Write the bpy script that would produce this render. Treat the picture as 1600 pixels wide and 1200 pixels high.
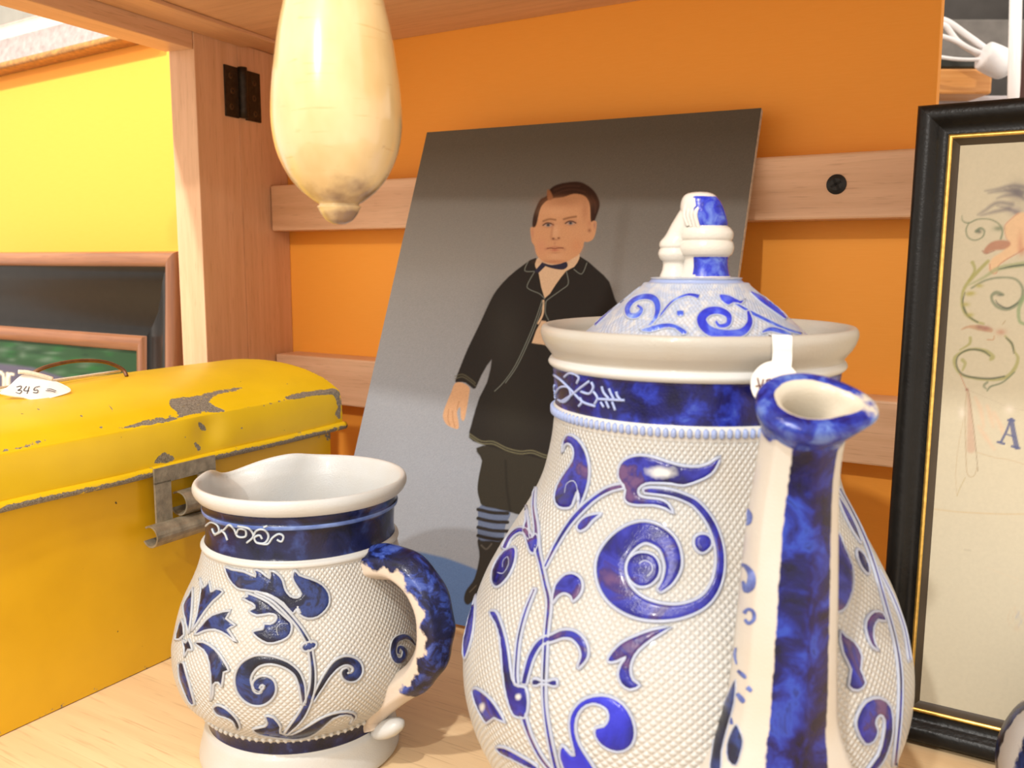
import bpy, bmesh, math, random
import numpy as np
from mathutils import Vector
from mathutils.bvhtree import BVHTree
from mathutils.geometry import delaunay_2d_cdt

for o in list(bpy.data.objects):
    bpy.data.objects.remove(o)
scene = bpy.context.scene
COL = scene.collection
random.seed(5)
RNG = np.random.default_rng(5)

# ------------------------------------------------------------------ camera
FPX = 1480.0; PITCH = math.atan((600 - 402) / FPX); CAMH = 0.25
cam_d = bpy.data.cameras.new('camera'); cam = bpy.data.objects.new('camera', cam_d); COL.objects.link(cam)
cam.location = (0, 0, CAMH); cam.rotation_euler = (math.pi / 2 - PITCH, 0, 0)
cam_d.sensor_width = 36; cam_d.lens = FPX / 1600 * 36; cam_d.clip_start = 0.02
cam_d.dof.use_dof = True; cam_d.dof.focus_distance = 0.55; cam_d.dof.aperture_fstop = 17
scene.camera = cam

# ------------------------------------------------------------------ plan axes (W along the back wall, N into it)
C = np.array([0, 0, CAMH]); _c, _s = math.cos(PITCH), math.sin(PITCH)
FW = np.array([0, _c, -_s]); UP = np.array([0, _s, _c]); RT = np.array([1., 0, 0]); Z = np.array([0, 0, 1.])
def A3(*p): return np.array(p, float)
def ray(x, y): return FW + RT * (x - 800) / FPX + UP * (600 - y) / FPX
def ground(x, y, h=0.0):
    r = ray(x, y); return C + r * ((h - CAMH) / r[2])
def onplane(x, y, P0, n):
    r = ray(x, y); return C + r * (((P0 - C) @ n) / (r @ n))
def proj(P):
    d = np.asarray(P) - C; z = d @ FW
    return 800 + FPX * (d @ RT) / z, 600 - FPX * (d @ UP) / z
def hdir(x):
    d = np.array([x - 800, FPX / _c, 0.]); return d / np.linalg.norm(d)
W = -hdir(-1500); N = np.array([-W[1], W[0], 0])
if N[1] < 0: N = -N
S = hdir(1400)
def WN(w, n, z=0.0): return W * w + N * n + Z * z
FRAME_G = ground(1416, 1163)
NF = FRAME_G @ N                       # foot line of the framed sampler
NR = NF + 0.153                        # front of the wall rails
NW = NR + 0.030                        # face of the orange panel
SOF = 0.4425                           # underside of the shelf above
NE = NR - 0.372                        # front edge of the shelf above

# ------------------------------------------------------------------ light and exposure
scene.view_settings.view_transform = 'Standard'; scene.view_settings.look = 'None'
scene.view_settings.gamma = 1.0; scene.view_settings.exposure = 0.0
scene.view_settings.use_curve_mapping = False
world = bpy.data.worlds.new('room_ambience'); scene.world = world; world.use_nodes = True
bg = world.node_tree.nodes['Background']; bg.inputs[0].default_value = (1.0, 0.88, 0.76, 1); bg.inputs[1].default_value = 1.70
def lamp(name, pos, power, target, radius=0.03, color=(1, 0.965, 0.91), cone=70):
    d = bpy.data.lights.new(name, 'SPOT'); d.energy = power; d.shadow_soft_size = radius; d.color = color
    d.spot_size = math.radians(cone); d.spot_blend = 0.6
    o = bpy.data.objects.new(name, d); COL.objects.link(o); o.location = pos
    o.rotation_euler = (Vector(target) - Vector(pos)).to_track_quat('-Z', 'Y').to_euler()
    return o
lamp('track_and_fill_spot', WN(0.05, NE - 1.9, SOF + 1.9 * 0.445), 85, WN(-0.33, 0.5, 0.15))
lamp('track_and_fill_spot', WN(-0.05, NE - 1.1, SOF + 1.1 * 1.10), 84, WN(-0.33, 0.5, 0.10))
lamp('track_and_fill_spot', WN(-1.00, NE - 0.9, SOF + 0.9 * 1.25), 200, WN(-1.02, NW, 0.30), cone=30)  # unseen fill spot, added to brighten the left part of the panel

# ------------------------------------------------------------------ helpers: objects
def tag(o, label=None, cat=None, group=None, kind=None):
    if label: o['label'] = label
    if cat: o['category'] = cat
    if group: o['group'] = group
    if kind: o['kind'] = kind
    return o
def empty(name, loc, label=None, cat=None, group=None):
    o = bpy.data.objects.new(name, None); COL.objects.link(o); o.location = Vector(loc); o.empty_display_size = 0.02
    return tag(o, label, cat, group)
def world_loc(o):
    p = np.zeros(3)
    while o is not None:
        p += np.array(o.location); o = o.parent
    return p
def mk(name, V, F, mats, parent=None, smooth=True, mi=None, attrs=None, loc=None):
    """V: world verts (n,3); F: list of faces or (m,4) array; attrs: {name:(n,) or (n,3) or (n,4)}"""
    V = np.asarray(V, float)
    off = world_loc(parent) if parent is not None else (np.asarray(loc, float) if loc is not None else np.zeros(3))
    me = bpy.data.meshes.new(name)
    if isinstance(F, np.ndarray):
        m, k = F.shape
        me.vertices.add(len(V)); me.vertices.foreach_set('co', (V - off).astype(np.float32).ravel())
        me.loops.add(m * k); me.loops.foreach_set('vertex_index', F.astype(np.int32).ravel())
        me.polygons.add(m); me.polygons.foreach_set('loop_start', np.arange(0, m * k, k, dtype=np.int32))
        me.update(calc_edges=True)
    else:
        me.from_pydata((V - off).tolist(), [], [list(map(int, f)) for f in F])
    if not isinstance(mats, (list, tuple)): mats = [mats]
    for m_ in mats: me.materials.append(m_)
    np_ = len(me.polygons)
    if mi is not None: me.polygons.foreach_set('material_index', np.asarray(mi, np.int32))
    me.polygons.foreach_set('use_smooth', np.full(np_, bool(smooth)))
    for nm, a in (attrs or {}).items():
        a = np.asarray(a, np.float32)
        if a.ndim == 1:
            at = me.attributes.new(nm, 'FLOAT', 'POINT'); at.data.foreach_set('value', a)
        elif a.shape[1] == 3:
            at = me.attributes.new(nm, 'FLOAT_VECTOR', 'POINT'); at.data.foreach_set('vector', a.ravel())
        else:
            at = me.attributes.new(nm, 'FLOAT_COLOR', 'POINT'); at.data.foreach_set('color', a.ravel())
    me.update()
    o = bpy.data.objects.new(name, me); COL.objects.link(o)
    if parent is not None: o.parent = parent
    elif loc is not None: o.location = Vector(loc)
    return o
def box(name, org, ax, lo, hi, mat, parent=None, bev=0.001, loc=None, seg=2):
    """box in a local frame: org + ax[0]*a + ax[1]*b + ax[2]*c ; grain runs along ax[0]"""
    bm = bmesh.new(); bmesh.ops.create_cube(bm, size=1)
    for v in bm.verts: v.co = Vector([lo[i] + (v.co[i] + 0.5) * (hi[i] - lo[i]) for i in range(3)])
    if bev: bmesh.ops.bevel(bm, geom=bm.edges[:], offset=bev, segments=seg, profile=0.5, affect='EDGES')
    L = np.array([v.co[:] for v in bm.verts]); bm.verts.index_update()
    F = [[v.index for v in f.verts] for f in bm.faces]; bm.free()
    ax = np.array(ax); V = np.asarray(org) + L @ ax
    if np.linalg.det(ax) < 0: F = [f[::-1] for f in F]
    return mk(name, V, F, mat, parent, smooth=False, attrs={'loc': L}, loc=loc)
def lathe(prof, c, n=96, lean=0.0, zref=0.0, close_bottom=True, close_top=False):
    """prof [(r,z)]; c axis xy. -> V, F(list), uv-ish attribute (theta*R, arc length)"""
    prof = np.array(prof); th = np.linspace(0, 2 * np.pi, n, endpoint=False)
    m = len(prof)
    V = np.zeros((m, n, 3))
    V[:, :, 0] = c[0] + prof[:, :1] * np.cos(th) + (lean * (prof[:, 1] - zref))[:, None]
    V[:, :, 1] = c[1] + prof[:, :1] * np.sin(th); V[:, :, 2] = prof[:, 1:2]
    i = np.arange(m - 1)[:, None] * n; j = np.arange(n)[None, :]; j2 = (j + 1) % n
    F = np.stack([i + j, i + j2, i + n + j2, i + n + j], -1).reshape(-1, 4)
    arc = np.concatenate([[0], np.cumsum(np.linalg.norm(np.diff(prof, axis=0), axis=1))])
    UV = np.zeros((m, n, 3)); UV[:, :, 0] = th[None, :] / (2 * np.pi); UV[:, :, 1] = arc[:, None]; UV[:, :, 2] = prof[:, 1:2]
    return V.reshape(-1, 3), F, UV.reshape(-1, 3)
def smooth_prof(pts, per=4):
    pts = np.array(pts, float); out = []
    for k in range(len(pts) - 1):
        p0 = pts[max(k - 1, 0)]; p1 = pts[k]; p2 = pts[k + 1]; p3 = pts[min(k + 2, len(pts) - 1)]
        for t in np.linspace(0, 1, per, endpoint=False):
            out.append(0.5 * (2 * p1 + (p2 - p0) * t + (2 * p0 - 5 * p1 + 4 * p2 - p3) * t * t + (-p0 + 3 * p1 - 3 * p2 + p3) * t ** 3))
    out.append(pts[-1]); return np.array(out)
def tube(pts, rad, n=8, caps=True, ref=None, sec=None, closed=False):
    """sweep; rad scalar/list of r or (a,b); returns V,F list, and ring/side params"""
    P = np.array(pts, float); m = len(P)
    T = np.gradient(P, axis=0) if not closed else (np.roll(P, -1, 0) - np.roll(P, 1, 0))
    T /= np.linalg.norm(T, axis=1)[:, None] + 1e-12
    rad = np.array(rad if np.ndim(rad) else [rad] * m, float)
    if rad.ndim == 1: rad = np.stack([rad, rad], 1)
    V = []; ang = []; b = None
    for k in range(m):
        if ref is not None: b = np.array(ref, float)
        elif b is None: b = np.cross(T[0], [0.3, 0.5, 0.81])
        b = b - T[k] * (b @ T[k]); b /= np.linalg.norm(b) + 1e-12
        nn = np.cross(T[k], b)
        for j in range(n):
            a = 2 * math.pi * j / n
            x, y = (math.cos(a), math.sin(a)) if sec is None else sec(a)
            V.append(P[k] + b * x * rad[k, 0] + nn * y * rad[k, 1]); ang.append((k / (m - 1 if m > 1 else 1), a))
    F = []
    for k in range(m if closed else m - 1):
        k2 = (k + 1) % m
        for j in range(n):
            j2 = (j + 1) % n
            F.append([k * n + j, k * n + j2, k2 * n + j2, k2 * n + j])
    if caps and not closed:
        F.append(list(range(n))[::-1]); F.append([(m - 1) * n + j for j in range(n)])
    return np.array(V), F, np.array(ang)
def cr(pts, per=6, closed=False):
    P = np.array(pts, float); m = len(P); out = []
    rng = range(m) if closed else range(m - 1)
    for k in rng:
        p0 = P[(k - 1) % m] if closed or k > 0 else P[k]; p1 = P[k]; p2 = P[(k + 1) % m]
        p3 = P[(k + 2) % m] if closed or k + 2 < m else P[min(k + 1, m - 1)]
        for t in np.linspace(0, 1, per, endpoint=False):
            out.append(0.5 * (2 * p1 + (p2 - p0) * t + (2 * p0 - 5 * p1 + 4 * p2 - p3) * t * t + (-p0 + 3 * p1 - 3 * p2 + p3) * t ** 3))
    if not closed: out.append(P[-1])
    return np.array(out)
class Bag:
    """collects pieces of ONE part into one mesh"""
    def __init__(s): s.V = []; s.F = []; s.M = []; s.n = 0
    def add(s, V, F, m=0):
        V = np.asarray(V); s.V.append(V); F = F.tolist() if isinstance(F, np.ndarray) else F
        s.F += [[i + s.n for i in f] for f in F]; s.M += [m] * len(F); s.n += len(V)
    def build(s, name, mats, parent=None, smooth=True, attrs=None, loc=None):
        return mk(name, np.concatenate(s.V), s.F, mats, parent, smooth, s.M, attrs, loc)
def lin(*c):
    c = np.array(c, float) / 255; return np.where(c <= 0.04045, c / 12.92, ((c + 0.055) / 1.055) ** 2.4)

# ------------------------------------------------------------------ helpers: materials
def newmat(name):
    m = bpy.data.materials.new(name); m.use_nodes = True; nt = m.node_tree; nt.nodes.clear()
    out = nt.nodes.new('ShaderNodeOutputMaterial'); b = nt.nodes.new('ShaderNodeBsdfPrincipled')
    nt.links.new(b.outputs[0], out.inputs[0]); return m, nt, b
def nd(nt, t, **kw):
    n = nt.nodes.new('ShaderNode' + t)
    for k, v in kw.items():
        if k.startswith('i_'):
            key = k[2:]; key = int(key) if key.isdigit() else key
            n.inputs[key].default_value = v
        else: setattr(n, k, v)
    return n
def L(nt, a, b): nt.links.new(a, b)
def c4(c): return (float(c[0]), float(c[1]), float(c[2]), 1.0)
def ramp(nt, fac, stops, interp='LINEAR'):
    r = nd(nt, 'ValToRGB'); r.color_ramp.interpolation = interp; e = r.color_ramp.elements
    while len(e) < len(stops): e.new(0.5)
    for q, (p, c) in zip(e, stops): q.position = p; q.color = c4(c) if len(c) == 3 else c
    L(nt, fac, r.inputs[0]); return r.outputs[0]
def mix(nt, fac, a, b, mode='MIX'):
    m = nd(nt, 'MixRGB', blend_type=mode)
    for i, x in ((0, fac), (1, a), (2, b)):
        if hasattr(x, 'is_linked'): L(nt, x, m.inputs[i])
        elif i == 0: m.inputs[0].default_value = x
        else: m.inputs[i].default_value = c4(x)
    return m.outputs[0]
def math_(nt, op, a, b=None, clamp=False):
    m = nd(nt, 'Math', operation=op, use_clamp=clamp)
    for i, x in ((0, a), (1, b)):
        if x is None: continue
        if hasattr(x, 'is_linked'): L(nt, x, m.inputs[i])
        else: m.inputs[i].default_value = x
    return m.outputs[0]
def noise(nt, vec, scale, detail=3, rough=0.55, dist=0.0):
    n = nd(nt, 'TexNoise'); n.inputs['Scale'].default_value = scale; n.inputs['Detail'].default_value = detail
    n.inputs['Roughness'].default_value = rough; n.inputs['Distortion'].default_value = dist
    if vec is not None: L(nt, vec, n.inputs['Vector'])
    return n.outputs['Fac']
def attr(nt, name, out='Vector'): return nd(nt, 'Attribute', attribute_name=name).outputs[out]
def objco(nt): return nd(nt, 'TexCoord').outputs['Object']
def bump(nt, b, h, strength=0.2, dist=0.001):
    n = nd(nt, 'Bump'); n.inputs['Strength'].default_value = strength; n.inputs['Distance'].default_value = dist
    L(nt, h, n.inputs['Height']); L(nt, n.outputs[0], b.inputs['Normal'])
def stretch(nt, vec, sc):
    m = nd(nt, 'Mapping'); m.inputs['Scale'].default_value = sc; L(nt, vec, m.inputs['Vector']); return m.outputs[0]
def wood_mat(name, c_lo, c_hi, rough=0.45, dark=None, gs=1.0):
    m, nt, b = newmat(name); v = attr(nt, 'loc')
    g1 = noise(nt, stretch(nt, v, (6 * gs, 120 * gs, 120 * gs)), 1.0, 4, 0.6, 0.4)
    g2 = noise(nt, stretch(nt, v, (40 * gs, 900 * gs, 900 * gs)), 1.0, 2, 0.6)
    col = ramp(nt, g1, [(0.3, c_lo), (0.7, c_hi)])
    fl = ramp(nt, g2, [(0.28, (0.62, 0.55, 0.5)), (0.42, (1, 1, 1))])
    col = mix(nt, 0.55, col, fl, 'MULTIPLY')
    L(nt, col, b.inputs['Base Color']); b.inputs['Roughness'].default_value = rough
    bump(nt, b, g2, 0.12, 0.0005); return m
def flat_mat(name, c, rough=0.5, metal=0.0, var=0.12, scale=60, spec=0.5, bmp=0.0, bs=400):
    m, nt, b = newmat(name); v = objco(nt); n1 = noise(nt, v, scale, 3)
    c = np.array(c, float); col = ramp(nt, n1, [(0.25, c * (1 - var)), (0.75, np.minimum(c * (1 + var), 1))])
    L(nt, col, b.inputs['Base Color']); b.inputs['Roughness'].default_value = rough; b.inputs['Metallic'].default_value = metal
    b.inputs['Specular IOR Level'].default_value = spec
    if bmp: bump(nt, b, noise(nt, v, bs, 2), bmp, 0.0005)
    return m
def color_attr_mat(name, rough=0.6, spec=0.15, grain=0.06, gscale=900, coat=0.0):
    m, nt, b = newmat(name); a = attr(nt, 'art', 'Color')
    g = ramp(nt, noise(nt, objco(nt), gscale, 2), [(0.3, (1 - grain,) * 3), (0.7, (1 + 0 * grain,) * 3)])
    L(nt, mix(nt, 1.0, a, g, 'MULTIPLY'), b.inputs['Base Color']); b.inputs['Roughness'].default_value = rough
    b.inputs['Specular IOR Level'].default_value = spec; b.inputs['Coat Weight'].default_value = coat; b.inputs['Coat Roughness'].default_value = 0.15
    return m
BLUE_T = [(0.34, (0.006, 0.005, 0.045)), (0.44, (0.009, 0.008, 0.16)), (0.51, (0.020, 0.024, 0.27)), (0.55, (0.030, 0.016, 0.12)), (0.62, (0.095, 0.045, 0.125))]
BLUE_J = [(0.34, (0.006, 0.007, 0.016)), (0.47, (0.010, 0.012, 0.036)), (0.56, (0.022, 0.040, 0.16)), (0.62, (0.014, 0.016, 0.048)), (0.72, (0.060, 0.052, 0.085))]
BLUE_D = [(0.36, (0.003, 0.003, 0.030)), (0.50, (0.006, 0.007, 0.095)), (0.60, (0.015, 0.028, 0.30)), (0.74, (0.07, 0.13, 0.48))]
PALE = (0.495, 0.508, 0.508)
def stone_mat(name, blue=None, dots=0.0, pale=PALE, rough=0.28, ns=70, cell=(220, 900), use_attr=False, freckle=0.0, soft=(0.42, 0.60)):
    """salt glazed stoneware; 'glz' attribute 0..1 = where cobalt lies"""
    m, nt, b = newmat(name); v = objco(nt)
    pn = noise(nt, v, 35, 3); pc = np.array(pale)
    base = ramp(nt, pn, [(0.3, pc * np.array([1.0, 0.95, 0.88])), (0.7, pc * 1.03)])
    h = noise(nt, v, 1400, 2)
    if blue is not None:
        bc = ramp(nt, noise(nt, v, ns, 4, 0.6, 0.6), blue)
        if use_attr:
            a = attr(nt, 'glz', 'Fac'); a = math_(nt, 'ADD', a, math_(nt, 'MULTIPLY', math_(nt, 'SUBTRACT', noise(nt, v, 260, 3), 0.5), 0.75))
            f = ramp(nt, a, [(soft[0], (0, 0, 0)), (soft[1], (1, 1, 1))]); base = mix(nt, f, base, bc)
        else: base = bc
    L(nt, base, b.inputs['Base Color']); b.inputs['Roughness'].default_value = rough
    b.inputs['Specular IOR Level'].default_value = 0.30; b.inputs['Coat Weight'].default_value = 0.10; b.inputs['Coat Roughness'].default_value = 0.08
    if dots:
        uv = attr(nt, 'ruv'); sx = nd(nt, 'SeparateXYZ'); L(nt, uv, sx.inputs[0])
        u = math_(nt, 'MULTIPLY', sx.outputs[0], cell[0] * math.pi); w = math_(nt, 'MULTIPLY', sx.outputs[1], cell[1] * math.pi)
        s1 = math_(nt, 'SINE', math_(nt, 'ADD', u, w)); s2 = math_(nt, 'SINE', math_(nt, 'SUBTRACT', u, w))
        d = math_(nt, 'ABSOLUTE', math_(nt, 'MULTIPLY', s1, s2))
        hh = math_(nt, 'ADD', d, math_(nt, 'MULTIPLY', h, 0.25)); bump(nt, b, hh, dots, 0.0012)
        dk = ramp(nt, d, [(0.0, (0.80, 0.74, 0.66)), (0.35, (1, 1, 1))])
        L(nt, mix(nt, 0.8, base, dk, 'MULTIPLY'), b.inputs['Base Color'])
    else: bump(nt, b, h, 0.25, 0.0006)
    return m

WOOD = wood_mat('beech_wood', (0.60, 0.355, 0.200), (0.72, 0.455, 0.275))
WOOD_TOP = wood_mat('pale_beech_top', (0.74, 0.52, 0.29), (0.84, 0.62, 0.36), 0.4, gs=0.6)
ORANGE, nt, b = newmat('orange_painted_panel')
_v = attr(nt, 'loc'); L(nt, ramp(nt, noise(nt, stretch(nt, _v, (60, 1200, 1200)), 1.0, 2), [(0.3, (0.815, 0.325, 0.040)), (0.7, (0.83, 0.338, 0.046))]), b.inputs['Base Color'])
b.inputs['Roughness'].default_value = 0.55; b.inputs['Specular IOR Level'].default_value = 0.25
BLACKIRON = flat_mat('rusty_black_iron', (0.035, 0.026, 0.018), 0.55, 0.6, 0.5, 250)
SCREW = flat_mat('black_screw', (0.02, 0.018, 0.016), 0.4, 0.7)

# ================================================================== the setting: panel, shelf unit
Q = onplane(423, 330, N * NR, N); Q0 = A3(Q[0], Q[1], 0)          # where the upper rail meets the post
PL = np.cross(Z, S)                                               # to the left of the post
w_end = onplane(1467, 90, N * NW, N) @ W
wall = box('wall_back', N * NW, [W, Z, N], (-2.80, -0.02, 0), (w_end, 0.80, 0.010), ORANGE, bev=0.0006)
tag(wall, kind='structure')
SH = empty('display_shelf', WN(0.1, NE, 0), 'pale beech shelf unit with hinged post, wall rails and board above', 'shelf')
box('shelf_surface', A3(0, 0, 0), [W, N, Z], (-1.45, 0.03, -0.022), (0.60, NW, -0.0006), WOOD_TOP, SH, 0.0015)
wq = Q0 @ W
box('top_board', A3(0, 0, SOF), [W, N, Z], (wq - 0.030, NE, 0), (0.30, NW, 0.020), WOOD, SH, 0.001)
box('cleat', Q0 + Z * (SOF - 0.0035), [S, -PL, Z], (-0.40, 0.0005, 0), (-0.036, 0.038, 0.0034), WOOD, SH, 0.0006)
s_end = 0.0299 / (S @ N)
box('post_board', Q0, [Z, S, PL], (-0.95, -0.100, 0), (SOF - 0.0005, -0.0424, 0.027), WOOD, SH, 0.0007)
box('post_board', Q0, [Z, S, PL], (0, -0.0418, 0.0004), (SOF - 0.0005, s_end, 0.027), WOOD, SH, 0.0007)
box('beam', Q0 + Z * 0.4250, [S, PL, Z], (-0.42, 0.0006, 0), (-0.1006, 0.030, 0.0170), WOOD, SH, 0.0008)
zt1 = onplane(1422, 232, N * NR, N)[2]; zb1 = onplane(1422, 340, N * NR, N)[2]
zt2 = onplane(540, 561, N * NR, N)[2]; zb2 = onplane(1391, 731, N * NR, N)[2]
for lw, ln in ((wq + 0.03, NE + 0.02), (0.24, NE + 0.02), (0.24, NW - 0.03)):
    box('leg', WN(lw, ln, 0), [Z, W, N], (-0.95, -0.02, -0.015), (-0.0221, 0.02, 0.015), WOOD, SH, 0.001)
tag(box('floor', A3(0, 0.8, -0.95), [RT, A3(0, 1, 0), Z], (-3.0, -3.0, -0.05), (4.2, 3.0, 0), flat_mat('grey_shop_floor', (0.22, 0.20, 0.18), 0.7, 0, 0.2, 4), bev=0), kind='structure')
rails = []
for zb, zt in ((zb1, zt1), (zb2, zt2)):
    rails.append(box('rail', N * NR, [W, Z, N], (wq + 0.0004, zb, 0), (w_end - 0.004, zt, 0.0298), WOOD, SH, 0.0016))
def screw(name, P, out, r, parent, rot=0.5, mat=None):
    out = np.array(out, float); a = np.cross(Z, out); a /= np.linalg.norm(a); b_ = np.cross(out, a)
    bag = Bag(); n = 24; V = []; F = []
    for rr, h in ((1.0, 0.0), (0.97, 0.10), (0.6, 0.2), (0.0001, 0.22)):
        for j in range(n):
            t = 2 * math.pi * j / n; V.append(P + (a * math.cos(t) + b_ * math.sin(t)) * r * rr + out * h * r)
    for k in range(3):
        for j in range(n): F.append([k * n + j, k * n + (j + 1) % n, (k + 1) * n + (j + 1) % n, (k + 1) * n + j])
    bag.add(V, F, 0)
    for q in (rot, rot + math.pi / 2):                    # the cross slot, standing as a dull cross
        d1 = a * math.cos(q) + b_ * math.sin(q); d2 = np.cross(out, d1)
        X = [P + d1 * r * 0.55 * i + d2 * r * 0.13 * j + out * r * h for h in (0.1, 0.245) for i, j in ((-1, -1), (1, -1), (1, 1), (-1, 1))]
        bag.add(X, [[4, 5, 6, 7], [0, 1, 5, 4], [1, 2, 6, 5], [2, 3, 7, 6], [3, 0, 4, 7]], 1)
    return bag.build(name, [mat or SCREW, flat_mat('slot_shadow', (0.004, 0.004, 0.004), 0.8)], parent, smooth=False)
screw('screw', onplane(1307, 288, N * NR, N) - N * 0.0002, -N, 0.0066, rails[0])
# hinge across the seam of the post
hg = Bag(); hz0, hz1 = 0.3752, 0.4196
def hinge_leaf(s0, s1):
    X = [Q0 + S * s - PL * t + Z * z for t in (0.0, 0.0016) for s, z in ((s0, hz0), (s1, hz0), (s1, hz1), (s0, hz1))]
    hg.add(X, [[4, 5, 6, 7], [0, 1, 5, 4], [1, 2, 6, 5], [2, 3, 7, 6], [3, 0, 4, 7], [0, 3, 2, 1]])
hinge_leaf(-0.0625, -0.0445); hinge_leaf(-0.0335, -0.0120)
hinge = hg.build('hinge', [BLACKIRON], SH, smooth=False)
V, F, _ = tube([Q0 + S * -0.039 - PL * 0.0025 + Z * z for z in np.linspace(hz0 + 0.001, hz1 + 0.0012, 6)], 0.0042, 14)
mk('knuckle', V, F, BLACKIRON, hinge)
BRASSY = flat_mat('worn_iron_screw', (0.09, 0.06, 0.03), 0.5, 0.7, 0.4, 300)
for s_, z_ in ((-0.055, 0.411), (-0.053, 0.398), (-0.055, 0.384), (-0.021, 0.410), (-0.022, 0.396), (-0.021, 0.382)):
    screw('screw', Q0 + S * s_ - PL * 0.0016 + Z * z_, -PL, 0.0028, hinge, 0.9, BRASSY)

# ================================================================== artwork rasteriser (colours stored on a fine mesh)
class Art:
    def __init__(s, X, Y, base): s.X = X; s.Y = Y; s.img = np.tile(np.array(base, float), (len(X), 1))
    def comp(s, idx, a, col):
        a = a[:, None]; s.img[idx] = s.img[idx] * (1 - a) + np.array(col) * a
    def sel(s, P, m):
        return np.nonzero((s.X > P[:, 0].min() - m) & (s.X < P[:, 0].max() + m) & (s.Y > P[:, 1].min() - m) & (s.Y < P[:, 1].max() + m))[0]
    def poly(s, pts, col, soft=0.9, alpha=1.0, sm=4):
        P = cr(pts, sm, True) if sm > 1 else np.array(pts, float); i = s.sel(P, soft * 3)
        if not len(i): return
        x = s.X[i]; y = s.Y[i]; ins = np.zeros(len(i), bool); d = np.full(len(i), 1e9); n = len(P)
        for k in range(n):
            x1, y1 = P[k]; x2, y2 = P[(k + 1) % n]
            if y1 != y2:
                c = ((y1 > y) != (y2 > y)) & (x < (x2 - x1) * (y - y1) / (y2 - y1) + x1); ins ^= c
            dx, dy = x2 - x1, y2 - y1; l2 = dx * dx + dy * dy + 1e-9
            t = np.clip(((x - x1) * dx + (y - y1) * dy) / l2, 0, 1)
            d = np.minimum(d, (x - x1 - t * dx) ** 2 + (y - y1 - t * dy) ** 2)
        sd = np.sqrt(d) * np.where(ins, 1, -1)
        s.comp(i, np.clip(sd / soft * 0.5 + 0.5, 0, 1) * alpha, col)
    def line(s, pts, w, col, soft=0.8, alpha=1.0, sm=5):
        P = cr(pts, sm) if sm > 1 else np.array(pts, float); i = s.sel(P[:, :2], np.max(w) + soft * 3)
        if not len(i): return
        x = s.X[i]; y = s.Y[i]; n = len(P); ww = np.interp(np.linspace(0, 1, n), np.linspace(0, 1, len(np.atleast_1d(w))), np.atleast_1d(w))
        best = np.full(len(i), -1e9)
        for k in range(n - 1):
            x1, y1 = P[k, :2]; x2, y2 = P[k + 1, :2]; dx, dy = x2 - x1, y2 - y1; l2 = dx * dx + dy * dy + 1e-9
            t = np.clip(((x - x1) * dx + (y - y1) * dy) / l2, 0, 1)
            dd = np.sqrt((x - x1 - t * dx) ** 2 + (y - y1 - t * dy) ** 2)
            best = np.maximum(best, (ww[k] * (1 - t) + ww[k + 1] * t) / 2 - dd)
        s.comp(i, np.clip(best / soft * 0.5 + 0.5, 0, 1) * alpha, col)
    def spot(s, cx, cy, rx, ry, col, alpha=1.0, p=2.0, rot=0.0):
        c, q = math.cos(rot), math.sin(rot); dx = s.X - cx; dy = s.Y - cy
        r2 = ((dx * c + dy * q) / rx) ** 2 + ((-dx * q + dy * c) / ry) ** 2
        i = np.nonzero(r2 < 6)[0]; s.comp(i, np.exp(-r2[i] ** (p / 2)) * alpha, col)
def grid(org, U, Vv, us, vs):
    us = np.array(us); vs = np.array(vs); a, b_ = len(us), len(vs)
    P = org + us[None, :, None] * U + vs[:, None, None] * Vv
    i = np.arange(b_ - 1)[:, None] * a; j = np.arange(a - 1)[None, :]
    F = np.stack([i + j, i + j + 1, i + a + j + 1, i + a + j], -1).reshape(-1, 4)
    return P.reshape(-1, 3), F
def dens(lo, hi, step, zones=()):
    out = [lo]
    while out[-1] < hi:
        st = step
        for a, b_, s_ in zones:
            if a <= out[-1] <= b_: st = s_
        out.append(out[-1] + st)
    out[-1] = hi; return out
def pxy(V):
    d = V - C; z = d @ FW; return 800 + FPX * (d @ RT) / z, 600 - FPX * (d @ UP) / z

# ================================================================== the unframed painting of a boy
PG = ground(720, 985); _ph = math.radians(-28); PU = A3(math.cos(_ph), math.sin(_ph), 0); PNh = A3(-PU[1], PU[0], 0)
_al = math.radians(23); PV = Z * math.cos(_al) + PNh * math.sin(_al); PO = np.cross(PU, PV)       # PO faces out of the picture
if PO @ (C - PG) < 0: PO = -PO
PT = empty('painting', PG, 'unframed painting on board of a boy in a dark suit', 'painting')
box('board', PG - PO * 0.0006, [PU, PV, -PO], (-0.1197, 0.0032, 0), (0.1545, 0.3826, 0.0042), flat_mat('board_edge', (0.42, 0.33, 0.24), 0.7, 0, 0.3, 300), PT, 0.0003, seg=1)
px_u = 0.00052
V, F = grid(PG, PU, PV, dens(-0.1195, 0.1543, px_u * 1.35, ((-0.012, 0.047, px_u * 0.62),)),
            dens(0.0034, 0.3824, px_u * 1.25, ((0.236, 0.318, px_u * 0.62),)))
X, Y = pxy(V); art = Art(X, Y, (0, 0, 0))
rel = (V - PG) @ PV / 0.3826; ru = ((V - PG) @ PU + 0.1195) / 0.274
top = np.array([0.105, 0.088, 0.066]); mid = np.array([0.215, 0.205, 0.19]); low = np.array([0.275, 0.30, 0.345])
t1 = np.clip((rel - 0.28) / 0.42, 0, 1)[:, None]; t2 = np.clip((rel - 0.66) / 0.30, 0, 1)[:, None]
art.img = low * (1 - t1) + mid * t1; art.img = art.img * (1 - t2) + top * t2
art.img *= (1.06 - 0.20 * ru)[:, None]
INK = (0.016, 0.013, 0.011); SKIN = (0.46, 0.235, 0.118); SHIRT = (0.50, 0.34, 0.215)
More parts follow.
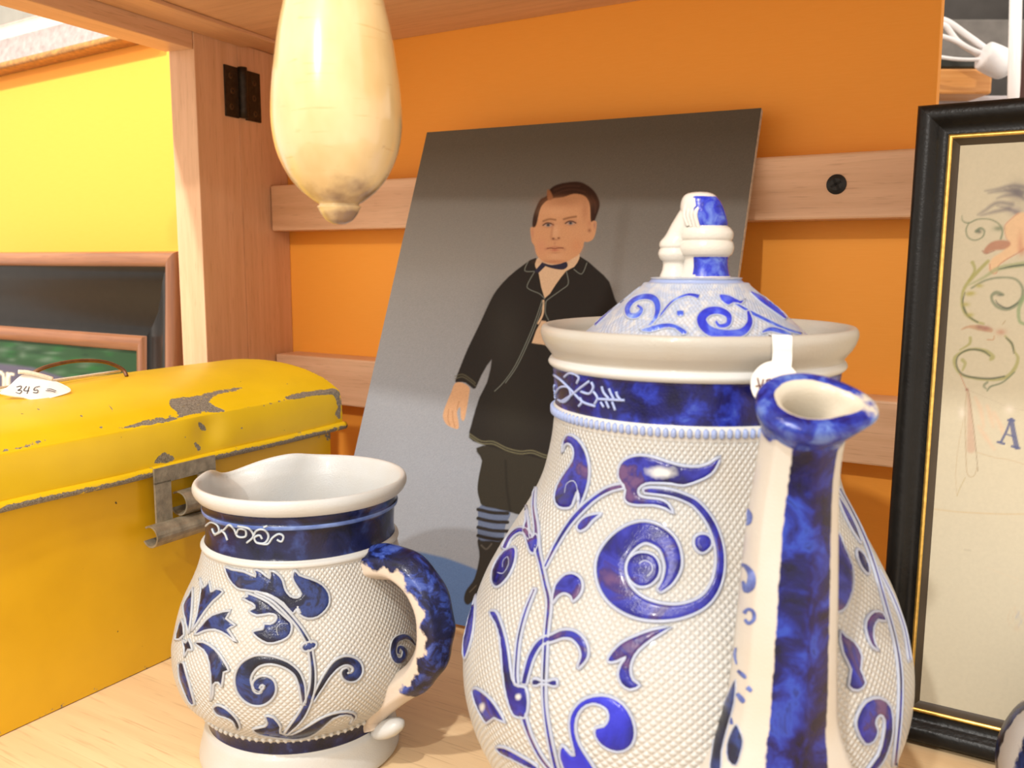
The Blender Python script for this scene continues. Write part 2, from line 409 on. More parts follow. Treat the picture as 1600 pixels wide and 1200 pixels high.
# ground, boots, stockings
art.poly([(520, 862), (640, 860), (663, 864), (697, 872), (725, 882), (745, 890), (800, 908), (1000, 925), (1300, 930), (1300, 1300), (400, 1300), (400, 862)], (0.095, 0.165, 0.34), 2, 1, 1)
for dx in (0, 88):
    S_ = lambda L_: [(x + dx, y + dx * 0.10) for x, y in L_]
    art.poly(S_([(748, 840), (749, 870), (741, 904), (728, 923), (725, 938), (731, 945), (741, 936), (759, 915), (775, 880), (784, 843)]), (0.030, 0.026, 0.022), 1.2)
    art.poly(S_([(752, 789), (747, 815), (748, 842), (766, 845), (785, 844), (790, 820), (796, 798)]), (0.105, 0.135, 0.22), 1.0)
    for yy in (799, 813, 827, 840):
        art.line(S_([(747, yy - 3), (770, yy + 2), (793, yy + 3)]), 5.5, (0.022, 0.018, 0.016), 0.9)
    art.line(S_([(752, 852), (760, 858), (768, 850)]), 2, (0.16, 0.14, 0.12), 1.2, 0.6)
    art.line(S_([(734, 925), (744, 915)]), 1.4, (0.2, 0.16, 0.12), 1, 0.5)
art.poly([(755, 696), (753, 720), (748, 745), (746, 765), (749, 780), (754, 790), (775, 795), (793, 799), (806, 803), (812, 804), (830, 804), (885, 806), (900, 760), (905, 700)], (0.028, 0.024, 0.017), 1)
art.line([(790, 720), (792, 760), (797, 797)], 3, (0.012, 0.010, 0.008), 2, 0.7)
# suit
art.poly([(837, 403), (819, 413), (795, 432), (776, 453), (765, 472), (749, 507), (731, 544), (720, 571), (711, 596), (718, 597), (727, 598), (736, 605), (743, 607), (752, 587), (768, 562), (761, 597),
          (749, 621), (737, 661), (733, 684), (749, 693), (773, 700), (800, 708), (829, 713), (856, 719), (900, 722), (945, 715), (985, 700), (980, 640), (972, 575), (990, 610), (1006, 600), (1000, 560), (985, 515), (961, 467), (952, 440), (933, 421), (907, 401), (890, 408), (870, 420), (850, 415)], INK, 0.9, 1, 2)
art.spot(790, 520, 30, 60, (0.030, 0.027, 0.022), 0.6); art.spot(800, 650, 40, 50, (0.028, 0.025, 0.018), 0.6)
# shirt, bow tie
art.poly([(843, 401), (836, 412), (838, 420), (842, 428), (851, 466), (868, 445), (884, 424), (897, 417), (905, 404), (903, 395), (880, 411), (860, 411)], SHIRT, 0.8, 1, 2)
art.poly([(846, 501), (838, 516), (831, 536), (852, 539), (872, 541), (853, 502)], SHIRT, 0.8, 1, 1)
art.line([(849, 470), (848, 490), (841, 505)], 3, SHIRT, 0.8)
GREY = (0.13, 0.14, 0.12)
for p_ in ([(825, 409), (820, 423), (835, 424)], [(835, 425), (824, 445), (827, 452), (843, 459), (851, 467)], [(885, 424), (888, 443), (877, 453), (856, 468), (852, 474)],
           [(897, 421), (909, 428), (917, 411)], [(847, 469), (837, 499), (824, 531), (805, 571), (787, 597), (773, 611)], [(853, 472), (852, 488), (857, 500)], [(849, 472), (840, 500), (827, 532), (808, 572), (790, 598)]):
    art.line(p_, 1.5, GREY, 0.7, 0.85, 4)
for o_ in (0, 4):
    art.line([(711, 592 - o_), (723, 589 - o_), (736, 597 - o_), (743, 603 - o_)], 1.3, (0.11, 0.10, 0.06), 0.7, 0.8)
    art.line([(734, 678 + o_), (752, 689 + o_), (771, 690 + o_), (792, 700 + o_), (813, 705 + o_), (832, 704 + o_), (856, 712 + o_), (900, 716 + o_)], 1.7, (0.15, 0.14, 0.08), 0.8, 0.8)
# hand
art.poly([(711, 599), (705, 613), (699, 627), (692, 648), (696, 661), (704, 667), (716, 670), (716, 657), (714, 644), (719, 636), (720, 653), (725, 657), (729, 640), (733, 616), (733, 605), (722, 598)], (0.50, 0.29, 0.16), 0.8, 1, 3)
for p_ in ([(701, 640), (700, 655), (703, 664)], [(707, 642), (708, 656), (711, 667)], [(717, 627), (714, 640)]):
    art.line(p_, 1.1, (0.26, 0.12, 0.06), 0.8, 0.7)
# head
art.poly([(833, 353), (834, 337), (839, 321), (845, 311), (854, 306), (859, 296), (869, 289), (885, 285), (904, 284), (917, 289), (928, 298), (935, 310), (937, 322), (932, 338), (928, 346), (922, 346), (880, 330), (838, 340)], (0.030, 0.013, 0.008), 1.2)
art.poly([(843, 329), (847, 321), (854, 314), (863, 310), (880, 308), (896, 303), (911, 305), (919, 313), (922, 325), (923, 346), (927, 345), (932, 347), (931, 361), (927, 373), (919, 378), (913, 378), (911, 386), (905, 397), (893, 405), (880, 411), (867, 413), (853, 410), (844, 405), (838, 397), (835, 384), (831, 378), (829, 364), (829, 356), (833, 354), (838, 347), (841, 337)], SKIN, 1.0, 1, 3)
art.poly([(832, 354), (833, 340), (838, 326), (844, 324), (841, 336), (839.5, 346), (836.5, 354)], (0.034, 0.016, 0.010), 1.2)
art.poly([(855, 297), (860, 299), (864, 310), (856, 312)], (0.26, 0.11, 0.05), 1.2)
art.spot(882, 316, 32, 9, (0.34, 0.155, 0.075), 0.7); art.spot(914, 330, 6, 16, (0.32, 0.14, 0.07), 0.65)
art.spot(846, 385, 8, 13, (0.46, 0.205, 0.115), 0.6); art.spot(901, 384, 9, 11, (0.44, 0.19, 0.09), 0.6)
art.spot(868, 361, 5, 12, (0.54, 0.31, 0.18), 0.6); art.spot(868, 401, 12, 5, (0.52, 0.29, 0.165), 0.5); art.spot(868, 331, 22, 7, (0.52, 0.28, 0.15), 0.5)
art.spot(865, 409, 20, 3.0, (0.30, 0.12, 0.065), 0.6)
art.spot(832, 364, 2.2, 7, (0.36, 0.16, 0.10), 0.7); art.spot(929, 352, 1.6, 5, (0.28, 0.13, 0.10), 0.8); art.spot(921, 360, 2.6, 3, (0.22, 0.09, 0.05), 0.9); art.spot(921, 349, 3, 5, (0.36, 0.15, 0.08), 0.6)
for ex, ey in ((856.5, 351.5), (891.5, 348.5)):
    art.spot(ex, ey - 1, 9.5, 4.2, (0.22, 0.10, 0.065), 0.65)
    art.spot(ex, ey + 0.4, 6.2, 2.4, (0.36, 0.29, 0.25), 0.75, 3)
    art.spot(ex, ey, 3.1, 2.8, (0.055, 0.055, 0.062), 1.0, 3); art.spot(ex, ey, 1.2, 1.2, (0.015, 0.012, 0.012), 0.9)
    art.line([(ex - 8, ey + 0.5), (ex - 3, ey - 2.6), (ex + 3, ey - 2.6), (ex + 8, ey - 0.2)], 1.9, (0.07, 0.028, 0.018), 0.9, 1.0)
    art.line([(ex - 6, ey + 3), (ex, ey + 4), (ex + 6, ey + 2.6)], 0.9, (0.36, 0.17, 0.10), 0.9, 0.6)
art.line([(849, 345.5), (858, 342.5), (868, 343.5)], 2.6, (0.15, 0.065, 0.03), 1.3, 0.8); art.line([(881, 342.5), (890, 340), (900, 338.5)], 2.8, (0.15, 0.065, 0.03), 1.3, 0.85)
art.line([(864, 350), (862, 362), (861, 371)], 2.4, (0.30, 0.13, 0.07), 2.0, 0.6)
art.spot(864.5, 373, 2.4, 1.7, (0.10, 0.03, 0.02), 1.0); art.spot(873, 372, 2.2, 1.5, (0.11, 0.035, 0.02), 0.95); art.spot(868, 374.5, 6, 1.4, (0.26, 0.11, 0.06), 0.65); art.spot(867, 380, 1.5, 3, (0.32, 0.14, 0.08), 0.6)
art.line([(855, 388.2), (861, 387.6), (867, 388.3), (873, 387.4), (880, 387.6)], 1.8, (0.15, 0.04, 0.025), 0.8, 1.0)
art.spot(867, 391, 7, 1.9, (0.34, 0.10, 0.065), 0.8); art.spot(867, 385.5, 7, 1.3, (0.34, 0.12, 0.075), 0.65); art.spot(867, 395, 7, 1.3, (0.29, 0.13, 0.07), 0.55)
art.spot(853, 389, 2.4, 2, (0.28, 0.10, 0.07), 0.5); art.spot(882, 389, 2.4, 2.2, (0.28, 0.11, 0.07), 0.5)
for p_ in ([(866, 304), (880, 298), (898, 296), (914, 300)], [(866, 297), (884, 291), (905, 291)], [(924, 306), (930, 318), (930, 332)]):
    art.line(p_, 1.6, (0.085, 0.036, 0.02), 1.6, 0.6)
# bow tie over the chin
art.poly([(847, 410), (853, 416), (862, 419), (872, 421), (881, 421), (887, 416), (885, 409), (876, 412), (862, 414), (853, 412)], (0.020, 0.018, 0.035), 0.8, 1, 2)
art.poly([(847, 410), (853, 415), (841, 427), (835, 424)], (0.020, 0.018, 0.035), 0.8, 1, 1)
n_ = RNG.normal(0, 0.035, len(art.img)); art.img = np.clip(art.img * (1 + n_[:, None]), 0.002, 1)
mk('picture', V, F, color_attr_mat('oil_paint', 0.62, 0.12), PT, attrs={'art': np.c_[art.img, np.ones(len(V))]})

# ================================================================== picture frames
def moulding(parent, org, U, Vv, out, w, h, prof, segmat, mats, names=('frame_side',) * 4, smooth=True):
    """four mitred sides, each its own mesh. prof [(inset,height)]"""
    sides = [((0, 0), (1, 0)), ((1, 0), (1, 1)), ((1, 1), (0, 1)), ((0, 1), (0, 0))]
    def corner(c, a): return (a if c[0] == 0 else w - a, a if c[1] == 0 else h - a)
    for nm, (c0, c1) in zip(names, sides):
        V = []; LO = []
        nseg = 2
        for a, b_ in prof:
            p0 = np.array(corner(c0, a)); p1 = np.array(corner(c1, a))
            for k in range(nseg + 1):
                p = p0 + (p1 - p0) * k / nseg
                V.append(org + U * p[0] + Vv * p[1] + out * b_); LO.append((p @ np.abs(np.subtract(c1, c0)), a, b_))
        F = []; M = []
        for q in range(len(prof) - 1):
            for k in range(nseg):
                i = q * (nseg + 1) + k; F.append([i, i + 1, i + nseg + 2, i + nseg + 1]); M.append(segmat[q])
        mk(nm, V, F, mats, parent, smooth, M, {'loc': np.array(LO)})
BLACKF = flat_mat('ebonised_wood', (0.006, 0.0055, 0.005), 0.36, 0, 0.35, 120, 0.25, 0.3, 500)
GILT = flat_mat('gilt_slip', (0.75, 0.48, 0.12), 0.32, 0.85, 0.25, 300)
DKSLIP = flat_mat('dark_slip', (0.05, 0.035, 0.02), 0.5)
FG = FRAME_G + W * -0.0168 + Z * 0.0013; _a = math.radians(4.5); FV = Z * math.cos(_a) + N * math.sin(_a); FO = np.cross(W, FV)
if FO @ (C - FG) < 0: FO = -FO
SF = empty('framed_sampler', FG, 'black framed antique drawing with gilt slip, green scrolls and a letter A', 'picture frame')
prof = [(0, -0.015), (0, -0.004), (0.0012, -0.001), (0.003, 0), (0.0065, 0), (0.0085, -0.0015), (0.0105, -0.0045), (0.0125, -0.0055), (0.0148, -0.005), (0.0152, -0.005), (0.0155, -0.0042), (0.0168, -0.0042), (0.0172, -0.0055), (0.0205, -0.008)]
moulding(SF, FG, W, FV, FO, 0.235, 0.3262, prof, [0] * 9 + [1] * 3 + [2], [BLACKF, GILT, DKSLIP])
box('backing_board', FG - FO * 0.0092, [W, FV, -FO], (0.006, 0.006, 0), (0.229, 0.320, 0.004), flat_mat('backing', (0.25, 0.18, 0.1), 0.8), SF, 0)
_e0 = FG + W * 0.11 + FV * 0.25 - FO * 0.0135
box('easel_strut', _e0, [A3(*(A3(0, 0, -1) * 0.93 + N * 0.36)) / np.linalg.norm(A3(0, 0, -1) * 0.93 + N * 0.36), W, N], (0, 0, 0), (0.249 / 0.933, 0.03, 0.003), flat_mat('strut_card', (0.1, 0.08, 0.06), 0.8), SF, 0)
V, F = grid(FG - FO * 0.0080, W, FV, dens(0.0195, 0.216, 0.006, ((0, 0.078, 0.0005),)), dens(0.0195, 0.307, 0.00055, ((0.0, 0.085, 0.002),)))
X, Y = pxy(V); art = Art(X, Y, (0.53, 0.49, 0.375))
vv = (V - FG) @ FV
art.img *= (1 - 0.10 * np.clip((vv - 0.14) / 0.17, 0, 1))[:, None] * np.array([1, 0.985, 0.95]) ** np.clip((vv[:, None] - 0.1) / 0.1, 0, 1)  # shade of the shelf above put into the paper colour, darker upwards
GR1 = (0.30, 0.30, 0.10); GR2 = (0.16, 0.20, 0.13); GRD = (0.07, 0.09, 0.075); RO = (0.42, 0.20, 0.13); FL = (0.62, 0.42, 0.25)
def zl(ox, oy, k): return lambda L_: [(ox + x / k, oy + y / k) for x, y in L_]
z1 = zl(1460, 240, 4.286); z2 = zl(1460, 480, 3.75)
# wings
for p_ in ([(340, 250), (430, 235), (520, 215), (600, 225)], [(360, 265), (450, 250), (560, 250)], [(420, 300), (480, 280), (580, 270)], [(290, 410), (340, 380), (420, 330), (520, 340)], [(310, 415), (400, 390), (500, 370)], [(420, 350), (500, 370), (560, 400)], [(470, 240), (540, 260), (600, 300)], [(500, 225), (560, 250), (600, 260)]):
    art.line(z1(p_), [1.5, 5, 7], (0.16, 0.15, 0.16), 2.4, 0.65)
art.spot(1590, 300, 14, 16, (0.13, 0.12, 0.13), 0.6); art.spot(1588, 330, 12, 8, (0.2, 0.17, 0.19), 0.5)
# figure's legs
art.poly(z1([(560, 400), (500, 450), (470, 490), (480, 560), (500, 600), (450, 660), (400, 690), (370, 730), (370, 790), (410, 800), (430, 750), (500, 700), (560, 660), (640, 620), (660, 450), (620, 400)]), FL, 2, 0.9)
art.line(z1([(560, 400), (500, 450), (470, 490), (480, 560), (505, 600)]), 1.4, (0.45, 0.24, 0.18), 1, 0.8)
art.line(z1([(640, 610), (560, 665), (480, 710), (430, 750), (415, 800), (380, 795), (370, 740)]), 1.6, RO, 1, 0.8)
art.spot(1594, 378, 5, 16, (0.48, 0.25, 0.16), 0.6); art.spot(1597, 392, 6, 8, RO, 0.6)
art.poly(z1([(330, 650), (370, 600), (430, 580), (490, 585), (510, 610), (470, 640), (390, 650), (350, 670)]), (0.36, 0.17, 0.11), 1.6, 0.85)
art.line(z1([(320, 650), (345, 670), (400, 650)]), 1.6, (0.25, 0.10, 0.08), 1, 0.7)
# upper scrolls
art.line(z1([(185, 415), (190, 450), (230, 465), (290, 440), (370, 440), (430, 470), (455, 520), (445, 570)]), [1, 2.5, 2, 2.4, 3], GR2, 1, 0.85)
art.line(z1([(230, 465), (212, 510), (225, 560), (270, 580), (320, 560), (335, 520), (310, 500), (280, 520)]), [2, 2.4, 2, 3, 5], GR2, 1, 0.85)
art.spot(1530, 362, 4, 3, GRD, 0.8); art.spot(1560, 357, 8, 4, GR2, 0.8)
art.line(z1([(360, 720), (290, 790), (220, 870), (190, 930), (185, 1000), (210, 1070), (270, 1120), (330, 1140)]), [5, 6, 5, 4, 6, 4, 3], GR1, 1.4, 0.8)
art.line(z1([(205, 930), (190, 1000), (220, 1080), (290, 1130)]), [1.5, 3, 2], GRD, 1, 0.8)
art.line(z1([(255, 730), (270, 780), (230, 850)]), [6, 4, 2], GR1, 1.2, 0.75)
art.line(z1([(230, 880), (330, 830), (430, 770), (600, 740)]), [2, 4, 7, 9], (0.30, 0.33, 0.18), 1.6, 0.8); art.line(z1([(430, 775), (520, 755), (600, 745)]), [1, 3, 3], GRD, 1, 0.85)
art.line(z1([(250, 900), (340, 850), (440, 830), (540, 840), (590, 900), (580, 980), (500, 1040), (430, 1030), (390, 990), (385, 950), (420, 930), (460, 945)]), [3, 3, 3, 4, 6, 5, 5, 4, 6, 4], GR2, 1.3, 0.8)
art.line(z1([(560, 1000), (490, 1035), (430, 1010), (410, 980)]), [1, 2.5, 2.5, 1], GRD, 0.9, 0.85); art.spot(1562, 461, 5, 2, GRD, 0.7)
for q_ in ((230, 940), (250, 935), (300, 885), (210, 1010), (240, 1080)): art.spot(1460 + q_[0] / 4.286, 240 + q_[1] / 4.286, 6, 3.2, (0.36, 0.33, 0.10), 0.8)
art.line(z1([(600, 960), (565, 1040), (570, 1120), (600, 1140)]), [6, 6, 5, 5], (0.22, 0.30, 0.16), 1.3, 0.8)
# mask between the scrolls
art.line(z2([(160, 130), (200, 115), (260, 120), (330, 135)]), [2, 4, 9, 7], (0.42, 0.26, 0.16), 1.2, 0.8); art.spot(1540, 513, 8, 4, (0.27, 0.12, 0.11), 0.7); art.spot(1530, 511, 5, 3, (0.2, 0.1, 0.09), 0.6)
art.spot(1564, 519, 8, 5, RO, 0.65); art.line(z2([(310, 190), (345, 190), (350, 170)]), 1.8, (0.4, 0.2, 0.1), 1, 0.7); art.line(z2([(400, 100), (415, 80)]), 1.2, (0.3, 0.2, 0.1), 1, 0.7)
# lower scroll
art.line(z2([(415, 170), (450, 210), (470, 260), (490, 300), (470, 360), (420, 410), (330, 425), (230, 415), (160, 395), (125, 350), (120, 300), (160, 265), (230, 245), (300, 260), (340, 290), (330, 305)]), [3, 4, 3, 5, 6, 6, 4, 4, 4, 5, 6, 4, 4, 7, 8, 5], GR1, 1.4, 0.75)
art.line(z2([(420, 180), (455, 215), (465, 270)]), [2, 3, 1.5], GRD, 1, 0.85); art.line(z2([(410, 405), (330, 418), (230, 412), (160, 390), (130, 340), (140, 285), (200, 250), (280, 255), (325, 285)]), [2.5, 3, 3, 2.6, 2.4, 2, 2.6, 3, 2], GRD, 1, 0.8)
art.line(z2([(210, 180), (205, 215), (150, 250)]), [5, 4, 2], GR1, 1.2, 0.75); art.line(z2([(165, 310), (180, 330), (165, 370)]), [6, 5, 3], GR1, 1.2, 0.7)
art.line(z2([(470, 380), (400, 440), (330, 465), (310, 490)]), [2, 2.6, 3, 2], GR2, 1, 0.85); art.line(z2([(310, 440), (290, 460), (305, 480)]), [4, 4, 2], GR2, 1, 0.7)
# spear-like tassel, folds
art.line(z2([(150, 390), (170, 440), (190, 485)]), 1.4, RO, 0.9, 0.8); art.spot(1511, 609, 2.2, 2.2, (0.2, 0.06, 0.05), 0.9)
art.line(z2([(195, 490), (205, 580), (210, 680), (215, 830)]), [3, 6, 9, 14], (0.46, 0.30, 0.22), 2.2, 0.65)
art.line(z2([(200, 490), (215, 600), (235, 750), (255, 960)]), 1.2, (0.22, 0.16, 0.10), 0.9, 0.7); art.line(z2([(190, 500), (180, 620), (185, 880), (195, 980), (230, 990), (250, 940)]), 1.3, (0.32, 0.22, 0.12), 0.9, 0.6)
art.line(z2([(175, 640), (150, 760), (130, 900), (125, 1000), (132, 1100)]), 1.0, (0.40, 0.30, 0.18), 0.9, 0.5); art.line(z2([(180, 1000), (150, 1060), (132, 1105)]), 1.2, (0.36, 0.28, 0.12), 0.9, 0.6)
for p_ in ([(240, 530), (270, 600), (290, 700)], [(310, 580), (330, 640), (345, 700)], [(260, 700), (300, 760), (350, 830)], [(350, 620), (390, 700), (400, 740)]):
    art.line(z2(p_), [4, 7, 3], (0.62, 0.40, 0.27), 3, 0.45)
art.line(z2([(210, 490), (330, 540), (420, 580), (525, 605)]), 1.0, (0.42, 0.36, 0.28), 0.9, 0.6); art.line(z2([(250, 850), (350, 880), (440, 895), (525, 920)]), 1.2, (0.45, 0.33, 0.2), 1, 0.6)
art.spot(1577, 640, 7, 7, (0.66, 0.60, 0.5), 0.8); art.spot(1503, 645, 5, 9, (0.66, 0.60, 0.5), 0.7)
# the letter A
BL = (0.10, 0.115, 0.22)
art.line(z2([(445, 660), (425, 720), (390, 790)]), [4, 4, 4], BL, 0.9, 0.9); art.line(z2([(452, 660), (465, 740), (482, 820)]), [7, 8, 8], BL, 0.9, 0.9)
art.line(z2([(425, 745), (470, 760)]), 2.6, BL, 0.9, 0.9, 1); art.line(z2([(432, 662), (468, 664)]), 3.6, BL, 0.8, 0.9, 1); art.line(z2([(372, 790), (408, 800)]), 4, BL, 0.8, 0.9, 1); art.line(z2([(455, 815), (498, 826)]), 4, BL, 0.8, 0.9, 1)
# fold line, pencil marks
art.line([(1455, 795), (1500, 800), (1560, 803), (1600, 803)], 1.6, (0.50, 0.36, 0.18), 1.4, 0.6)
art.line([(1507, 859), (1516, 860)], 2, (0.4, 0.36, 0.28), 1, 0.7); art.line([(1540, 886), (1570, 898), (1592, 905), (1585, 912)], 1.2, (0.55, 0.47, 0.34), 1, 0.6)
for rr in (17, 10):
    art.line([(1592 + rr * math.cos(t), 966 + rr * math.sin(t)) for t in np.linspace(0, 6.3, 14)], 1.3, (0.52, 0.42, 0.30), 1, 0.7, 2)
art.line([(1594, 955), (1588, 964), (1597, 968), (1592, 976)], 2, (0.35, 0.35, 0.4), 1, 0.7)
mk('picture', V, F, color_attr_mat('old_paper', 0.75, 0.2, 0.05, 500), SF, attrs={'art': np.c_[art.img, np.ones(len(V))]})

# black and copper frame standing behind the trunk
COPPER = wood_mat('copper_stained_wood', (0.17, 0.062, 0.026), (0.28, 0.115, 0.048), 0.3)
HG = WN(0, NR - 0.106, 0.0022); HV = Z * math.cos(0.06) + N * math.sin(0.06); HO = np.cross(W, HV)
if HO @ (C - HG) < 0: HO = -HO
_c0 = onplane(284, 393, HG, HO); _h = (_c0 - HG) @ HV; _w1 = (_c0 - HG) @ W; hw = 0.56
HG = HG + W * (_w1 - hw)
BF = empty('framed_poster', HG, 'wide black cove frame with copper edges around a green print, behind yellow trunk', 'picture frame')
prof = [(0, -0.03), (0, 0.004), (0.002, 0.008), (0.007, 0.0095), (0.0125, 0.008), (0.0140, 0.005), (0.0150, 0.004), (0.020, 0.0035), (0.029, -0.001), (0.042, -0.009), (0.056, -0.017), (0.070, -0.021), (0.0800, -0.022), (0.0808, -0.018), (0.0850, -0.0175), (0.0945, -0.021), (0.0955, -0.024)]
moulding(BF, HG, W, HV, HO, hw, _h, prof, [0] * 5 + [1] * 7 + [0] * 4, [COPPER, flat_mat('black_cove_lacquer', (0.006, 0.005, 0.0045), 0.30, 0, 0.3, 90, 0.16)])
box('backing_board', HG - HO * 0.0262, [W, HV, -HO], (0.01, 0.01, 0), (hw - 0.01, _h - 0.01, 0.004), flat_mat('backing', (0.25, 0.18, 0.1), 0.8), BF, 0)
V, F = grid(HG - HO * 0.0245, W, HV, dens(0.092, hw - 0.092, 0.004, ((hw - 0.23, hw, 0.0007),)), dens(0.086, _h - 0.092, 0.0007))
X, Y = pxy(V); art = Art(X, Y, (0.018, 0.05, 0.020))
for k in range(90):
    art.spot(RNG.uniform(-40, 180), RNG.uniform(536, 590), RNG.uniform(5, 16), RNG.uniform(2, 5), [(0.008, 0.025, 0.012), (0.04, 0.10, 0.045), (0.10, 0.14, 0.10), (0.014, 0.09, 0.02)][k % 4], 0.5)
art.poly([(-100, 566), (0, 568), (50, 574), (100, 590), (140, 600), (300, 640), (300, 720), (-100, 720)], (0.075, 0.068, 0.10), 2.5, 1, 1)
CRM = (0.66, 0.60, 0.44)
art.line([(-6, 590), (-3, 582), (2, 582), (6, 590), (6, 602), (1, 610), (-5, 602), (-6, 592)], 4, CRM, 1, 1, 4)
art.line([(12, 584), (12, 612)], 5, CRM, 1, 1, 1); art.line([(13, 588), (17, 584), (20, 585)], 3.6, CRM, 1, 1, 3)
mk('picture', V, F, color_attr_mat('green_print', 0.4, 0.1), BF, attrs={'art': np.c_[art.img, np.ones(len(V))]})

# frame hung high on the panel, only its lower moulding in view
UO = NW - 0.022; _p0 = onplane(0, 109, N * UO, N); _p1 = onplane(219, 57, N * UO, N); UU = (_p1 - _p0) / np.linalg.norm(_p1 - _p0); UV_ = np.cross(UU, -N) * -1
if UV_[2] < 0: UV_ = -UV_
UG = _p0 - UU * 0.16; uw = 0.16 + np.linalg.norm(_p1 - _p0) + 0.012
HF = empty('hung_picture', UG, 'pale silvered picture frame with gilt lower edge, hung high on yellow panel', 'picture frame')
prof = [(0, -0.0215), (0, -0.004), (0.0015, 0), (0.004, 0.0012), (0.0075, 0.0), (0.0085, -0.001), (0.014, -0.001), (0.024, -0.004), (0.034, -0.007), (0.0365, -0.006), (0.038, -0.008), (0.052, -0.009), (0.053, -0.0082), (0.0545, -0.0092)]
moulding(HF, UG, UU, UV_, -N, uw, 0.30, prof, [0] * 5 + [1] * 4 + [2] * 2 + [3] * 2, [flat_mat('aged_gilt', (0.36, 0.17, 0.04), 0.4, 0.25, 0.45, 160), flat_mat('silvered_gesso', (0.30, 0.25, 0.235), 0.5, 0.1, 0.25, 120, 0.5, 0.4, 700), flat_mat('cream_mount', (0.52, 0.44, 0.36), 0.7, 0, 0.05), flat_mat('rose_line', (0.62, 0.30, 0.26), 0.6)])
box('picture', UG + N * 0.0095, [UU, UV_, N], (0.05, 0.05, 0), (uw - 0.05, 0.25, 0.003), flat_mat('grey_print', (0.22, 0.21, 0.18), 0.6, 0, 0.1), HF, 0)

# ================================================================== yellow tin trunk
TG = ground(0, 1150); _t1 = ground(267, 1027); TT = (_t1 - TG) / np.linalg.norm(_t1 - TG); TU = A3(-TT[1], TT[0], 0); TF = -TU
TS0, TS1, TD = -0.13, 0.2725, 0.165
TK = empty('tin_trunk', TG + TT * 0.07 + TU * 0.08, 'chipped yellow tin trunk with arched lid and rolled metal hasp', 'trunk')
def trunk_mat(name, col, chip_lo, chip_hi, nsc=240, extra=0.0):
    m, nt, b = newmat(name); v = objco(nt); a = attr(nt, 'chip', 'Fac')
    n1 = noise(nt, v, nsc, 4, 0.7); n2 = noise(nt, v, 1100, 2); n3 = noise(nt, v, 24, 3)
    c = np.array(col); base = ramp(nt, n3, [(0.3, c * np.array([0.90, 0.88, 0.8])), (0.7, c)])
    metal = ramp(nt, n2, [(0.3, (0.10, 0.085, 0.06)), (0.7, (0.30, 0.27, 0.22))])
    k = math_(nt, 'ADD', a, math_(nt, 'MULTIPLY', math_(nt, 'SUBTRACT', n1, 0.5), 1.3))
    f = ramp(nt, k, [(chip_lo, (0, 0, 0)), (chip_hi, (1, 1, 1))])
    sp = ramp(nt, noise(nt, v, 170, 2, 0.5), [(0.765, (0, 0, 0)), (0.785, (1, 1, 1))])
    L(nt, mix(nt, f, mix(nt, sp, base, (0.10, 0.07, 0.02)), metal), b.inputs['Base Color'])
    L(nt, ramp(nt, f, [(0, (0.36,) * 3), (1, (0.55,) * 3)]), b.inputs['Roughness']); bump(nt, b, math_(nt, 'ADD', math_(nt, 'MULTIPLY', f, -1.0), math_(nt, 'MULTIPLY', n3, 0.6)), 0.35, 0.0006)
    return m
YEL = (0.74, 0.50, 0.008)
YPAINT = trunk_mat('chipped_yellow_paint', YEL, 0.55, 0.62)
YBODY = trunk_mat('yellow_body_paint', (0.72, 0.42, 0.010), 0.60, 0.66)
TIN = flat_mat('dull_tin', (0.30, 0.26, 0.19), 0.42, 0.45, 0.35, 160, 0.5, 0.4, 600)
def TP(s, u, z): return TG + TT * s + TU * u + Z * z
# body
bm_ = 0.004
V = []; ns = 40; prof = [(0, 0), (0, 0.03), (0, 0.06), (0, 0.09), (0, 0.119)]
us = np.linspace(0, TD, 6)
def patch(name, f, a, b_, mat, parent, chip=None, flip=False):
    P = np.array([f(x, y) for y in b_ for x in a]); n = len(a); i = np.arange(len(b_) - 1)[:, None] * n; j = np.arange(n - 1)[None, :]
    F = np.stack([i + j, i + j + 1, i + n + j + 1, i + n + j], -1).reshape(-1, 4)
    return P, (F[:, ::-1] if flip else F)
bag = Bag()
ss = np.linspace(TS0, TS1, 30); zz = np.linspace(0.0, 0.1195, 12)
for f, a, b_, fl in ((lambda x, y: TP(x, 0.0012 * math.sin(y * 26), y), ss, zz, False), (lambda x, y: TP(x, TD, y), ss, zz, True),
                     (lambda x, y: TP(TS1, x, y), us, zz, False), (lambda x, y: TP(TS0, x, y), us, zz, True), (lambda x, y: TP(x, y, 0.0), ss, us, True)):
    P, F = patch('', f, a, b_, None, None, flip=fl); bag.add(P, F)
VV = np.concatenate(bag.V); chip = np.zeros(len(VV))
zv = VV[:, 2]; sv = (VV - TG) @ TT; uvv = (VV - TG) @ TU
chip += np.clip((zv - 0.100) / 0.02, 0, 1) * np.clip((sv - 0.20) / 0.05, 0, 1) * 0.55 + np.clip((sv - 0.262) / 0.01, 0, 1) * 0.25 + np.clip((0.004 - zv) / 0.004, 0, 1) * 0.5
mk('body', VV, bag.F, YBODY, TK, True, attrs={'chip': chip}).data.shade_smooth()
